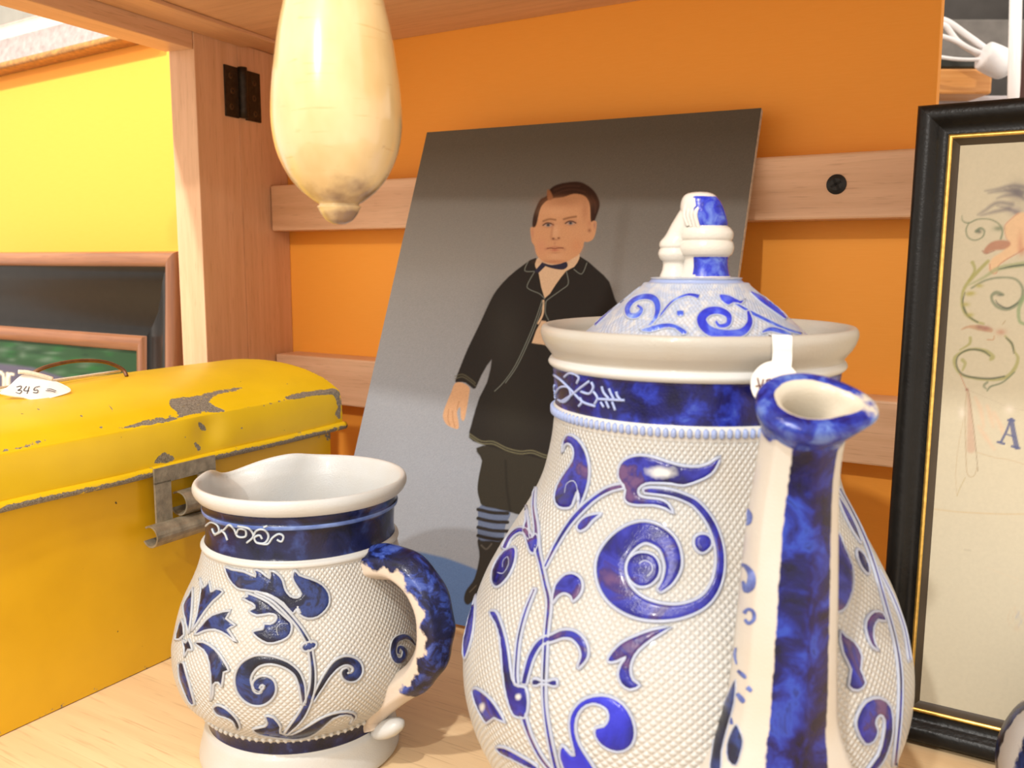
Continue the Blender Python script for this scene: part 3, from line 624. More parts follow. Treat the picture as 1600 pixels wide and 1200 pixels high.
# lid: front face, arched top, back face
LS1 = TS1 + 0.0105; LS0 = TS0 - 0.010
lp = [(-0.0032, 0.1225), (-0.0036, 0.130), (-0.0030, 0.140), (-0.0012, 0.1482), (0.0004, 0.1500), (0.006, 0.1535), (0.0143, 0.158), (0.030, 0.1631), (0.0496, 0.1668), (0.073, 0.1687), (0.097, 0.1682), (0.1187, 0.1660), (0.140, 0.1612), (0.157, 0.1545), (0.1655, 0.1495), (0.1675, 0.146), (0.168, 0.1225)]
lp = smooth_prof(lp, 6)
ls = np.concatenate([np.linspace(LS0, -0.01, 20, endpoint=False), np.linspace(-0.01, LS1, 300)])
P = np.array([TP(s, u, z) for u, z in lp for s in ls]); n = len(ls); m_ = len(lp)
dent = np.exp(-(((P - TG) @ TT - 0.150) / 0.012) ** 2) * np.exp(-((P[:, 2] - 0.139) / 0.010) ** 2)
P = P + np.outer(dent, TU) * 0.0028
i = np.arange(m_ - 1)[:, None] * n; j = np.arange(n - 1)[None, :]
F = np.stack([i + j, i + j + 1, i + n + j + 1, i + n + j], -1).reshape(-1, 4)
X, Y = pxy(P); art = Art(X, Y, (0, 0, 0)); K1 = (1, 1, 1)
zq = zl(0, 480, 2.5)
art.poly(zq([(480, 475), (560, 445), (660, 430), (700, 420), (660, 385), (670, 355), (760, 345), (860, 320), (950, 310), (920, 330), (860, 340), (820, 370), (870, 395), (870, 410), (800, 410), (740, 420), (660, 450), (560, 465)]), K1, 2.5, 0.80, 2)
art.poly(zq([(1110, 350), (1180, 330), (1260, 320), (1310, 315), (1325, 340), (1300, 345), (1220, 345), (1150, 360)]), K1, 2.5, 0.85, 2)
art.poly(zq([(0, 555), (60, 545), (110, 530), (160, 515), (190, 515), (150, 545), (110, 550), (60, 560), (0, 572)]), K1, 2.5, 0.62, 2)
art.poly(zq([(1300, 330), (1330, 340), (1330, 440), (1305, 420), (1318, 390)]), K1, 2, 0.85, 2)
art.poly(zq([(770, 445), (800, 460), (810, 490), (780, 480)]), K1, 2, 0.8, 2); art.poly(zq([(750, 520), (785, 545), (775, 570), (765, 560)]), K1, 2, 0.8, 2); art.poly(zq([(620, 580), (650, 565), (690, 600), (600, 612)]), K1, 2, 0.8, 2)
art.poly(zq([(1115, 290), (1150, 285), (1180, 300), (1130, 310)]), K1, 3, 0.42, 2); art.poly(zq([(1060, 350), (1120, 300), (1100, 360)]), K1, 3, 0.35, 2)
art.line([(75, 670), (115, 665), (190, 668), (250, 652), (360, 640), (400, 634)], 4, K1, 2, 0.45); art.line([(395, 640), (440, 626), (525, 610)], 5, K1, 2, 0.5)
art.line([(170, 633), (176, 641), (172, 645)], 1.6, K1, 0.8, 0.9)
for q_ in ((290, 684), (377, 668), (158, 668), (189, 712), (60, 640), (127, 650)): art.spot(q_[0], q_[1], 2.5, 2, K1, 1.0)
chip = art.img[:, 0]; sl = (P - TG) @ TT
chip = np.maximum(chip, 0.6 * np.clip((sl - LS1 + 0.003) / 0.003, 0, 1)); chip = np.maximum(chip, np.clip((0.1245 - P[:, 2]) / 0.002, 0, 1) * 0.5)
lid = mk('lid', P, F, YPAINT, TK, True, attrs={'chip': chip})
LIDBVH = BVHTree.FromPolygons([Vector(v) for v in P], [list(map(int, f)) for f in F])
for s_, nm in ((LS1 - 0.0006, 'lid_end'), (LS0 + 0.0006, 'lid_end')):
    V = [TP(s_, u, z) for u, z in lp]; V.append(TP(s_, 0.08, 0.1225)); k = len(lp)
    F = [[q, q + 1, k] for q in range(k - 1)] + [[k - 1, 0, k]]
    mk(nm, V, F, YPAINT, lid, False, attrs={'chip': np.full(len(V), 0.2)})
# rolled bead along the lid's lower edge
V, F, an = tube([TP(s, -0.0042 + 0.0004 * math.sin(s * 60), 0.1222 + 0.0004 * math.sin(s * 43 + 1)) for s in np.linspace(LS0, LS1 + 0.001, 160)], 0.0030, 12, ref=-TU)
chipb = np.where(np.sin(an[:, 1]) * 1 + 0 > 0.2, 0.32, 0.72) + 0.15 * np.sin(an[:, 0] * 25)
zrel = V[:, 2] - 0.1222; chipb = np.where(zrel > 0.0008, 0.30, 0.80) + 0.12 * np.sin(an[:, 0] * 37)
mk('lid_bead', V, F, YPAINT, lid, True, attrs={'chip': chipb})
# hasp: plate hooked over the bead, one leg, two rolled tubes
def TS(px, py): return ((onplane(px, py, TG - TU * 0.006, TU) - TG) @ TT, onplane(px, py, TG - TU * 0.006, TU)[2])
hsp = Bag()
def plate(s0, s1, z0, z1, uo=-0.0085, th=0.0014):
    X_ = [TP(s, uo + t, z) for t in (0, th) for s, z in ((s0, z0), (s1, z0), (s1, z1), (s0, z1))]
    hsp.add(X_, [[0, 1, 2, 3], [7, 6, 5, 4], [0, 4, 5, 1], [1, 5, 6, 2], [2, 6, 7, 3], [3, 7, 4, 0]])
sa, za = TS(237, 742); sb, zb_ = TS(332, 712); sc_, zc_ = TS(262, 735); sd, zd = TS(236, 822)
plate(sa, sb, za - 0.006, za + 0.0035); plate(sa, sc_, zd - 0.002, za - 0.005)
plate(TS(305, 720)[0], sb, zd + 0.01, za - 0.005)
def roll(s0, s1, zc, r, uo, a0=-2.6, a1=2.2):
    """an open rolled tube (sheet curled round) with thickness"""
    na = 18; V = []; F = []
    for s in (s0, s1):
        for rr in (r, r - 0.0011):
            for k in range(na): 
                a = a0 + (a1 - a0) * k / (na - 1); V.append(TP(s, uo - rr * math.cos(a), zc + rr * math.sin(a)))
    g = lambda e, l, k: e * 2 * na + l * na + k
    for k in range(na - 1):
        F += [[g(0, 0, k), g(1, 0, k), g(1, 0, k + 1), g(0, 0, k + 1)], [g(0, 1, k + 1), g(1, 1, k + 1), g(1, 1, k), g(0, 1, k)],
              [g(0, 0, k + 1), g(0, 1, k + 1), g(0, 1, k), g(0, 0, k)], [g(1, 0, k), g(1, 1, k), g(1, 1, k + 1), g(1, 0, k + 1)]]
    for k in (0, na - 1): F.append([g(0, 0, k), g(0, 1, k), g(1, 1, k), g(1, 0, k)])
    return V, F
s1_, z1_ = TS(228, 838); s2_ = TS(345, 800)[0]
V, F = roll(s1_, s2_, z1_, 0.0068, -0.0095); hsp.add(V, F)
hasp = hsp.build('hasp', [TIN], TK, smooth=False)
s3_, z3_ = TS(276, 786); V, F = roll(s3_, s2_ + 0.002, z3_, 0.0078, -0.0075)
mk('latch_roll', V, F, TIN, TK, False)
def lidpt(px, py, up=0.0):
    r = ray(px, py); r = r / np.linalg.norm(r); h = LIDBVH.ray_cast(Vector(C), Vector(r))
    return (np.array(h[0]) if h[0] is not None else TP(0.06, 0.075, 0.1687)) + Z * up
# bail handle: flat leather-brown wire loop standing up from the lid, with its loop ends
hp = [TP(s, 0.080 + 0.004 * math.sin(q), z) for q, (s, z) in enumerate([(0.156, 0.1690), (0.155, 0.1740), (0.142, 0.1800), (0.122, 0.1830), (0.104, 0.1832), (0.090, 0.1812), (0.084, 0.1770), (0.083, 0.1690)])]
V, F, _ = tube(cr(hp, 6), 0.0013, 8); mk('bail_handle', V, F, flat_mat('brown_wire', (0.16, 0.07, 0.03), 0.45, 0.3, 0.3, 200), TK)
# price tag tied to it
TAGM = flat_mat('white_card', (0.86, 0.85, 0.82), 0.6, 0, 0.02); STR = flat_mat('cotton_string', (0.80, 0.70, 0.56), 0.8, 0, 0.12, 600, 0.2, 0.6, 1500); INKM = flat_mat('pen_ink', (0.06, 0.05, 0.06), 0.6)
def lay(px, py, lift): return lidpt(px, py, lift)
tp = [(0, 612), (14, 602), (28, 590), (38, 586), (60, 590), (80, 596), (104, 605), (110, 611), (104, 616), (86, 622), (64, 626), (52, 625), (38, 620), (18, 617)]
tagc = lay(56, 622, 0.0015)
_a1 = TT; _a2 = TF * 0.75 + Z * -0.66; _a2 /= np.linalg.norm(_a2); _a3 = np.cross(_a2, _a1)
if _a3[2] < 0: _a3 = -_a3
def tagpt(px, py, up=0.0):
    q = onplane(px, py, tagc, _a3); d = q - tagc; return q + _a3 * (up + 0.0012 * math.sin((d @ _a1) * 120))
TE = empty('price_tag', tagc, 'white paper price tag tied with cotton string on yellow trunk lid', 'tag')
P2 = cr(tp, 3, True); top_ = [tagpt(*q, 0.0003) for q in P2]; bot_ = [tagpt(*q, -0.0003) for q in P2]; k = len(P2)
mk('card', top_ + bot_, [list(range(k)), list(range(k, 2 * k))[::-1]] + [[q, k + q, k + (q + 1) % k, (q + 1) % k] for q in range(k)], TAGM, TE, False)
bag = Bag()
for st in ([(26, 604), (33, 603), (32, 607), (28, 609), (34, 610), (31, 614), (25, 612)], [(41, 604), (37, 610), (45, 611)], [(45, 605), (42, 615)], [(61, 606), (54, 607), (52, 611), (58, 611), (57, 615), (51, 614)], [(72, 611), (78, 611), (86, 614)], [(70, 613), (78, 614), (85, 616)]):
    V, F, _ = tube([tagpt(x, y, 0.0006) for x, y in cr(st, 4)], 0.00022, 5); bag.add(V, F)
bag.build('handwriting', [INKM], TE)
bag = Bag()
kn = lidpt(188, 584, 0.002)
for off in (0.0, 2.2, 4.2):
    pts = [tagpt(80, 594 + off * 0.5, 0.001)] + [lay(x, y - off, 0.0022) for x, y in ((95, 592), (110, 584), (128, 580), (148, 580), (170, 580))] + [kn]
    V, F, _ = tube(cr(pts, 6), 0.00085, 7); bag.add(V, F)
V, F, _ = tube(cr([kn, lay(196, 574, 0.004), lay(186, 571, 0.006), lay(166, 571, 0.008), lay(158, 569, 0.008)], 5), 0.0010, 7); bag.add(V, F)
V, F, _ = tube(cr([tagpt(80, 596, 0.001), tagpt(60, 592, 0.002), tagpt(40, 588, 0.003), tagpt(26, 586, 0.003)], 5), 0.0013, 7); bag.add(V, F)
bag.build('string', [STR], TE)

# ================================================================== stoneware relief tools
class Pot:
    def __init__(s, V, F, axis_px, parent):
        s.bvh = BVHTree.FromPolygons([Vector(v) for v in V], [list(map(int, f)) for f in F]); s.ax = axis_px; s.parent = parent
    def hit(s, x, y, lift=0.0):
        for k in range(40):
            r = ray(x, y); r = r / np.linalg.norm(r); h = s.bvh.ray_cast(Vector(C), Vector(r))
            if h[0] is not None:
                n = np.array(h[1]); n = n if n @ r < 0 else -n
                return np.array(h[0]) + n * lift, n
            x += 1.5 * (1 if x < s.ax else -1)
        return C + r * 0.4, -r
    def ridge(s, bag, pts, rad, m, closed=False):
        pts = np.array(pts); P = []
        for q in pts:
            p, n = s.hit(q[0], q[1], rad * 0.35); P.append(p)
        V, F, _ = tube(P, rad, 5, closed=closed); bag.add(V, F, m)
    def blob(s, name, pts, mats, sm=3, rad=0.00075, h=0.0011, spots=(), ridges=(), sub=3.2):
        P = cr(pts, sm, True) if sm > 1 else np.array(pts, float)
        keep = [0]
        for k in range(1, len(P)):
            if np.hypot(*(P[k] - P[keep[-1]])) > 0.8: keep.append(k)
        P = P[keep]; n = len(P)
        gx, gy = np.meshgrid(np.arange(P[:, 0].min(), P[:, 0].max(), sub), np.arange(P[:, 1].min(), P[:, 1].max(), sub))
        a = Art(gx.ravel(), gy.ravel(), (0, 0, 0)); a.poly(P, (1, 1, 1), 0.01, 1, 1); inn = np.c_[gx.ravel(), gy.ravel()][a.img[:, 0] > 0.5]
        def bd(q):
            d = 1e9
            for k in range(n):
                p1 = P[k]; p2 = P[(k + 1) % n]; e = p2 - p1; t = max(0, min(1, ((q - p1) @ e) / (e @ e + 1e-9))); d = min(d, np.hypot(*(q - p1 - t * e)))
            return d
        inn = [q for q in inn if bd(q) > 1.0]
        co = [Vector(q) for q in P] + [Vector(q) for q in inn]
        r = delaunay_2d_cdt(co, [(k, (k + 1) % n) for k in range(n)], [list(range(n))], 1, 1e-5)
        vs = [np.array(v) for v in r[0]]; fs = [list(f) for f in r[2]]
        V = [s.hit(q[0], q[1], 0.0001 + h * min(1.0, bd(q) / 4.5) ** 0.6)[0] for q in vs]
        bag = Bag()
        fs2 = []
        for f in fs:
            p = [V[i] for i in f[:3]]; nn = np.cross(p[1] - p[0], p[2] - p[0]); fs2.append(f if nn @ (C - p[0]) > 0 else f[::-1])
        bag.add(V, fs2, 0); pale = np.zeros(len(V))
        for (cx, cy, rx, ry) in spots:
            pale = np.maximum(pale, np.exp(-((np.array([q[0] for q in vs]) - cx) / rx) ** 2 * 1.2 - ((np.array([q[1] for q in vs]) - cy) / ry) ** 2 * 1.2))
        if rad: s.ridge(bag, P, rad, 1, True)
        for rg in ridges: s.ridge(bag, cr(rg, 5), rad * 1.3, 1)
        glz = np.ones(bag.n); glz[:len(pale)] = 1 - 1.05 * pale
        return bag.build(name, mats, s.parent, True, {'glz': glz})
    def stroke(s, name, pts, mats, per=6, rad=0.00075, h=0.0010, na=5):
        """variable-width ribbon: pts (x,y,width)"""
        Q_ = cr(pts, per); T = np.gradient(Q_[:, :2], axis=0); T /= np.linalg.norm(T, axis=1)[:, None] + 1e-9; nn = np.c_[-T[:, 1], T[:, 0]]
        w = np.maximum(Q_[:, 2], 1.5); V = []; F = []; m = len(Q_)
        for k in range(m):
            for j in range(na):
                t = -1 + 2 * j / (na - 1); q = Q_[k, :2] + nn[k] * t * w[k] / 2
                V.append(s.hit(q[0], q[1], 0.0001 + h * 0.8 * (1 - abs(t) ** 5) * min(1, w[k] / 9))[0])
        for k in range(m - 1):
            for j in range(na - 1):
                f = [k * na + j, k * na + j + 1, (k + 1) * na + j + 1, (k + 1) * na + j]
                p = [V[i] for i in f]; n3 = np.cross(p[1] - p[0], p[3] - p[0]); F.append(f if n3 @ (C - p[0]) > 0 else f[::-1])
        bag = Bag(); bag.add(V, F, 0)
        if rad:
            e = [Q_[:, :2] + nn * (w / 2)[:, None], Q_[:, :2] - nn * (w / 2)[:, None]]
            s.ridge(bag, np.concatenate([e[0], e[1][::-1]]), rad, 1, True)
        return bag.build(name, mats, s.parent, True, {'glz': np.ones(bag.n)})
def pot_faces(V, F, n, zr):
    """material index from the height of each ring"""
    zc = V[F].mean(1)[:, 2]; mi = np.zeros(len(F), int)
    for lo, hi, m in zr: mi[(zc >= lo) & (zc < hi)] = m
    return mi
RIDGE_T = stone_mat('pale_blue_ridge', None, pale=(0.33, 0.37, 0.48)); RIDGE_J = stone_mat('pale_grey_ridge', None, pale=(0.36, 0.39, 0.44))
FILL_T = stone_mat('cobalt_violet_glaze', BLUE_T, use_attr=True, ns=42, rough=0.2, soft=(0.05, 0.6)); FILL_J = stone_mat('slate_cobalt_glaze', BLUE_J, use_attr=True, ns=62, rough=0.22, soft=(0.05, 0.6))
DEEP = stone_mat('deep_cobalt_band', BLUE_D, ns=75, rough=0.18); NAVY = stone_mat('navy_band', [(0.38, (0.005, 0.006, 0.020)), (0.55, (0.009, 0.012, 0.055)), (0.68, (0.03, 0.055, 0.20))], ns=60, rough=0.2)
PLAIN = stone_mat('plain_salt_glaze', None); PLAIN_G = stone_mat('grey_salt_glaze', None, pale=(0.385, 0.37, 0.335))
ORN = stone_mat('pale_blue_ornament', None, pale=(0.26, 0.33, 0.56)); SEAM = flat_mat('brown_seam', (0.35, 0.2, 0.1), 0.5)

# ================================================================== stoneware jug
JX, JY = ground(471, 1160)[:2]; JX += 0.0018; JL = 0.030
JG = empty('stoneware_jug', (JX, JY, 0), 'small grey and blue stoneware jug with open top and leaf handle', 'jug')
outp = [(0.0001, 0.003), (0.040, 0.003), (0.0435, 0.0), (0.0495, 0.0), (0.0505, 0.002), (0.0500, 0.006), (0.0488, 0.011), (0.0478, 0.0160), (0.0466, 0.0178), (0.0460, 0.0195), (0.0468, 0.0245), (0.0486, 0.0272), (0.0518, 0.0305), (0.0585, 0.0374), (0.0622, 0.0484), (0.0629, 0.0577), (0.0622, 0.0641), (0.0585, 0.0797), (0.0528, 0.0925), (0.0499, 0.1000), (0.0480, 0.1072), (0.0476, 0.1090), (0.0486, 0.1101), (0.0484, 0.1116), (0.0468, 0.1128), (0.0462, 0.1165), (0.0463, 0.1240), (0.0468, 0.1268), (0.0478, 0.1276), (0.0480, 0.1290), (0.0474, 0.1302), (0.0485, 0.1330), (0.0498, 0.1342)]
lip = [(0.0512, 0.1358), (0.0522, 0.1380), (0.0522, 0.1402), (0.0512, 0.1418), (0.0497, 0.1415), (0.0482, 0.1390), (0.0452, 0.1310)]
inn = [(0.0436, 0.120), (0.0432, 0.108), (0.049, 0.090), (0.056, 0.062), (0.051, 0.040), (0.038, 0.026), (0.018, 0.018), (0.0001, 0.016)]
prof = np.concatenate([smooth_prof(outp, 3), smooth_prof(lip, 3), smooth_prof(inn, 4)]); jn = 144
V, F, UVa = lathe(prof, (JX, JY), jn, JL, 0.06)
# pulled pouring lip, opposite the handle
HAZ = math.radians(-31); SPZ = HAZ + math.pi - 0.10
th = np.arctan2(V[:, 1] - JY, V[:, 0] - JX - JL * (V[:, 2] - 0.06)); dth = (th - SPZ + np.pi) % (2 * np.pi) - np.pi
g = np.exp(-(dth / 0.26) ** 2); sh = np.exp(-((np.abs(dth) - 0.58) / 0.20) ** 2); up_ = np.clip((V[:, 2] - 0.121) / 0.018, 0, 1) ** 1.5
rd = np.c_[np.cos(SPZ), np.sin(SPZ)].ravel()
V[:, 0] += rd[0] * (0.009 * g - 0.003 * sh) * up_; V[:, 1] += rd[1] * (0.009 * g - 0.003 * sh) * up_; V[:, 2] += (-0.0065 * g + 0.0016 * sh) * up_
rim_shift = np.clip((V[:, 2] - 0.12) / 0.02, 0, 1)
nout = len(smooth_prof(outp, 3)) * jn
mi = pot_faces(V, F, jn, [(0.0188, 0.0258, 3), (0.0258, 0.1086, 1), (0.1086, 0.1126, 0), (0.1126, 0.1272, 2), (0.1272, 0.1293, 4), (0.1293, 0.1340, 2)])
mi[F[:, 0] >= nout - jn] = 0
DOT_J = stone_mat('stippled_stoneware', None, dots=0.55, cell=(128, 350)); RING_B = stone_mat('blue_ring', [(0.35, (0.05, 0.09, 0.30)), (0.65, (0.16, 0.24, 0.5))], ns=80)
body = mk('body', V, F, [PLAIN, DOT_J, NAVY, NAVY, RING_B], JG, True, mi, {'ruv': UVa * np.array([1, 1, 1])})
oV = V[:nout]; oF = F[(F < nout).all(1)]
J = Pot(oV, oF, 472, JG); JM = [FILL_J, RIDGE_J]
J.blob('leaf', [(352, 886), (364, 890), (382, 893), (400.5, 901), (398, 890), (408, 893), (422.5, 904), (422.5, 892), (433.5, 896), (442, 906), (446, 920.5), (454, 931.5), (465, 934), (471, 928), (463, 915), (457, 902), (461, 890), (468, 898.5), (487, 905), (503, 913), (513, 926), (515, 941), (509, 953.5), (496, 964.5), (481, 967), (469, 961), (463, 952), (457, 959), (443, 942.5), (424, 930.5), (410, 926), (384, 922), (371, 919), (358, 904)], JM, 2, ridges=([(469, 959), (466, 948), (474, 941), (485, 940)],))
J.blob('leaf', [(385, 926), (400.5, 931.5), (419, 941), (433.5, 953.5), (450, 968), (455.5, 974), (456, 985), (450, 996), (435, 1003), (419, 1005), (404, 997.5), (395, 986.5), (411.5, 983), (413, 974.5), (422.5, 975.5), (431, 970), (432, 962), (421, 959), (402, 962), (389.5, 954.5), (399, 950), (395, 943), (379, 935), (388, 931.5)], JM, 2, ridges=([(436, 992), (434, 982), (440, 976), (450, 976)],))
J.stroke('stem', [(400, 925, 4), (425, 936, 5), (445, 953, 6), (465, 976, 6), (476, 993, 7), (483, 1007, 7), (487, 1029, 7), (489, 1052, 8), (487, 1078, 9), (478, 1104, 11), (466, 1124, 11), (446, 1146, 5)], JM)
J.blob('stem_knob', [(471, 1011), (476, 1005), (486, 1002), (494, 1004), (494, 1010), (488, 1015), (476, 1018)], JM, 3)
J.stroke('scroll', [(475, 1100, 6), (473, 1080, 9), (471, 1068, 10), (464, 1052, 10), (450, 1040, 11), (432, 1033, 12), (416, 1031, 15), (400, 1034, 20), (386, 1045, 25), (380, 1061, 26), (384, 1078, 26), (396, 1089, 25), (410, 1090, 23), (421, 1080, 21), (421, 1068, 18), (411, 1063, 15), (402, 1068, 13), (403, 1077, 11), (409, 1078, 6)], JM)
J.stroke('scroll', [(488, 1096, 5), (494, 1084, 7), (502, 1070, 9), (512, 1054, 11), (526, 1038, 14), (541, 1032, 15), (555, 1037, 16), (559, 1048, 16), (552, 1057, 16), (542, 1057, 14), (538, 1050, 11), (544, 1046, 7)], JM)
J.blob('leaf', [(396, 1138), (414, 1134), (418, 1128), (415, 1118), (428, 1120), (439, 1134), (438, 1143), (456, 1146), (480, 1134), (500, 1122), (520, 1114), (542, 1111), (556, 1116), (553, 1124), (546, 1130), (551, 1121), (540, 1116), (520, 1122), (504, 1136), (484, 1150), (460, 1154), (430, 1151), (404, 1146)], JM, 2)
J.blob('leaf', [(334, 1106), (342, 1101), (356, 1108), (370, 1122), (376, 1136), (370, 1138), (364, 1126), (352, 1120), (340, 1116)], JM, 3)
J.blob('palmette_leaf', [(299.5, 987), (308, 965), (313, 935), (315, 919), (313, 904), (319, 919), (328, 909), (331, 925), (339, 920), (350, 925), (335, 939), (320.5, 957), (308, 976)], JM, 2)
J.blob('palmette_leaf', [(305, 992), (317, 976), (333, 961), (362, 954), (354, 966.5), (369, 977.5), (357, 983), (371, 1004), (355, 992), (337, 984), (320.5, 986)], JM, 2)
J.blob('palmette_leaf', [(305, 1005), (319, 1003), (337, 1014), (350, 1031), (359, 1048), (351, 1050), (348, 1073), (342, 1066), (335, 1069), (334, 1084), (330, 1095), (331, 1070), (328, 1036), (320, 1016)], JM, 2)
J.blob('palmette_leaf', [(296, 990), (291, 968), (287, 946), (296, 930), (302, 919), (301, 950), (298, 979)], JM, 2)
J.blob('palmette_leaf', [(275, 1000), (280, 978), (285, 968), (289, 992)], JM, 2)
J.blob('palmette_heart', [(286, 999.5), (292, 1004), (296, 999), (302, 1016), (295, 1015), (289, 1026), (289, 1012)], JM, 2)
J.stroke('palmette_stem', [(284, 1036, 8), (288, 1060, 13), (299, 1092, 9), (304, 1100, 4)], JM)
J.stroke('scroll', [(648, 1008, 3), (640, 998, 6), (630, 995, 9), (618, 1001, 10), (614, 1018, 10), (619, 1031, 10), (629, 1030, 9), (632, 1017, 8), (624, 1011, 6), (621, 1019, 5), (625, 1021, 3)], JM, rad=0.0004)
bag = Bag()
for rg in ([(322, 822), (330, 816), (340, 820), (343, 830), (336, 834), (332, 826)], [(336, 836), (350, 828), (358, 820), (366, 826), (372, 838), (384, 838), (384, 828), (374, 826), (370, 834)], [(356, 844), (352, 834), (346, 828)], [(372, 822), (390, 826), (396, 838), (386, 848)],
           [(396, 838), (402, 828), (414, 828), (420, 838), (414, 848), (402, 848), (398, 840), (406, 836), (410, 842)], [(402, 848), (418, 850), (426, 840), (436, 834), (443, 838), (440, 846), (433, 843)], [(412, 824), (418, 822)]):
    J.ridge(bag, cr(rg, 5), 0.00055, 0)
bag.build('neck_ornament', [stone_mat('pale_slip', None, pale=(0.42, 0.48, 0.55))], JG)
# rope ring at foot
bag = Bag(); nb = 88
for k in range(nb):
    a = 2 * math.pi * k / nb; r_ = 0.0490
    c_ = A3(JX + JL * (0.0275 - 0.06) + r_ * math.cos(a), JY + r_ * math.sin(a), 0.0275)
    V6 = []
    for dz in (-1, 0, 1):
        for q in range(5):
            t = 2 * math.pi * q / 5; rr = 0.0016 if dz == 0 else 0.0005
            V6.append(c_ + A3(math.cos(a), math.sin(a), 0) * rr * math.cos(t) + A3(-math.sin(a), math.cos(a), 0) * (rr * math.sin(t)) + Z * dz * 0.0014)
    bag.add(V6, [[l * 5 + q, l * 5 + (q + 1) % 5, (l + 1) * 5 + (q + 1) % 5, (l + 1) * 5 + q] for l in (0, 1) for q in range(5)] + [[0, 4, 3, 2, 1], [10, 11, 12, 13, 14]])
tag(bag.build('beaded_ring', [PLAIN], JG), kind='stuff')
# handle
hd = A3(math.cos(HAZ), math.sin(HAZ), 0); hn = A3(-hd[1], hd[0], 0)
hpts = [(548, 892, .0085, .006), (580, 880, .0095, .0075), (620, 880, .0098, .0082), (655, 905, .0100, .0085), (676, 945, .0100, .0085), (681, 985, .0100, .0085), (675, 1022, .0095, .008), (655, 1054, .0088, .0072), (622, 1078, .0080, .0066), (594, 1100, .0078, .0066), (582, 1118, .0075, .0065), (587, 1136, .0062, .006)]
ctr = [onplane(x, y, A3(JX, JY, 0), hn) for x, y, _, _ in hpts]
pts = cr([list(p) + [a, b_] for p, (_, _, a, b_) in zip(ctr, hpts)], 9)
def leafy(a): return (math.cos(a) * (1 + 0.05 * math.cos(5 * a)), math.sin(a) * (1 + 0.07 * math.cos(4 * a)))
V, F, an = tube(pts[:, :3], [(max(p[3], .002), max(p[4], .002)) for p in pts], 40, ref=hn, sec=leafy)
kk = np.repeat(np.arange(len(pts)), 40); outw = np.sin(an[:, 1])
Cn = pts[kk, :3]; rel = V - Cn; T_ = np.gradient(pts[:, :3], axis=0); T_ /= np.linalg.norm(T_, axis=1)[:, None]
nout_ = np.cross(T_[kk], hn); sgn = np.sign((nout_ @ Z)[np.argmin(np.abs(kk - 20))]) or 1
cosn = np.einsum('ij,ij->i', rel, nout_) / (np.linalg.norm(rel, axis=1) + 1e-9) * sgn
tpar = kk / kk.max(); wav = 0.18 * np.sin(tpar * 48) + 0.10 * np.sin(tpar * 93 + 1)
glz = np.clip(0.5 + (cosn - 0.02 + wav) * 1.3, 0, 1) * np.clip((0.70 - tpar) / 0.04, 0, 1) * np.clip((tpar - 0.01) / 0.05, 0, 1)
V += rel * (0.05 * np.sin(tpar * 60) * np.clip(cosn, 0, 1) * (tpar < 0.68))[:, None]
mk('handle', V, F, stone_mat('leaf_handle_glaze', [(0.36, (0.004, 0.005, 0.018)), (0.50, (0.008, 0.011, 0.055)), (0.58, (0.022, 0.045, 0.24)), (0.66, (0.06, 0.10, 0.34)), (0.74, (0.008, 0.010, 0.07))], use_attr=True, ns=110, pale=(0.54, 0.47, 0.40)), JG, True, attrs={'glz': glz})
bag = Bag(); kc = onplane(606, 1138, A3(JX, JY, 0), hn)
for (pc_, ra) in ((kc, (0.0098, 0.0066)), ):
    V, F, _ = lathe([(0.0001, -1), (0.38, -0.92), (0.70, -0.71), (0.92, -0.38), (1, 0), (0.92, 0.38), (0.70, 0.71), (0.38, 0.92), (0.0001, 1)], (0, 0), 20)
    V = pc_ + np.outer(V[:, 0] * ra[1], hn) + np.outer(V[:, 1] * ra[1], Z * 0.9 + hd * 0.3) + np.outer(V[:, 2] * ra[0], hd * 0.95 + Z * 0.3); bag.add(V, F)
bag.build('handle_curl', [PLAIN], JG)

# ================================================================== stoneware coffee pot
TXc, TYc, TLn = 0.0717, 0.385, 0.022
TPt = empty('stoneware_pot', (TXc, TYc, 0), 'large lidded stoneware coffee pot with violet-blue scrolls and faceted spout', 'pot')
outp = [(0.0001, 0.004), (0.055, 0.004), (0.060, 0.0), (0.066, 0.0), (0.0672, 0.003), (0.0665, 0.009), (0.0652, 0.014), (0.066, 0.018), (0.071, 0.0255), (0.0755, 0.0309), (0.0785, 0.0366), (0.083, 0.0456), (0.0880, 0.0562), (0.0912, 0.068), (0.0923, 0.0785), (0.0919, 0.0882), (0.0905, 0.096), (0.0876, 0.1063), (0.0838, 0.1165), (0.079, 0.1259), (0.0735, 0.1357), (0.0682, 0.1444), (0.0638, 0.1525), (0.0605, 0.1605), (0.0585, 0.1685), (0.0570, 0.1775), (0.0565, 0.1835), (0.0562, 0.1852), (0.0566, 0.1866), (0.0572, 0.1880), (0.0572, 0.1894), (0.0562, 0.1908), (0.0562, 0.193), (0.0575, 0.2050), (0.0580, 0.2062), (0.0590, 0.2071), (0.0594, 0.2082), (0.0588, 0.2095), (0.0580, 0.2106), (0.0590, 0.2122), (0.0608, 0.2145)]
lip = [(0.0620, 0.2168), (0.0628, 0.2196), (0.0626, 0.2217), (0.0615, 0.2230), (0.0598, 0.2226), (0.0575, 0.2200), (0.0555, 0.2160), (0.047, 0.2142)]
inn = [(0.046, 0.205), (0.050, 0.18), (0.062, 0.15), (0.080, 0.10), (0.083, 0.07), (0.06, 0.015), (0.0001, 0.010)]
po = smooth_prof(outp, 3); prof = np.concatenate([po, smooth_prof(lip, 3), smooth_prof(inn, 3)]); tn = 192
V, F, UVa = lathe(prof, (TXc, TYc), tn, TLn, 0.09); nout = len(po) * tn
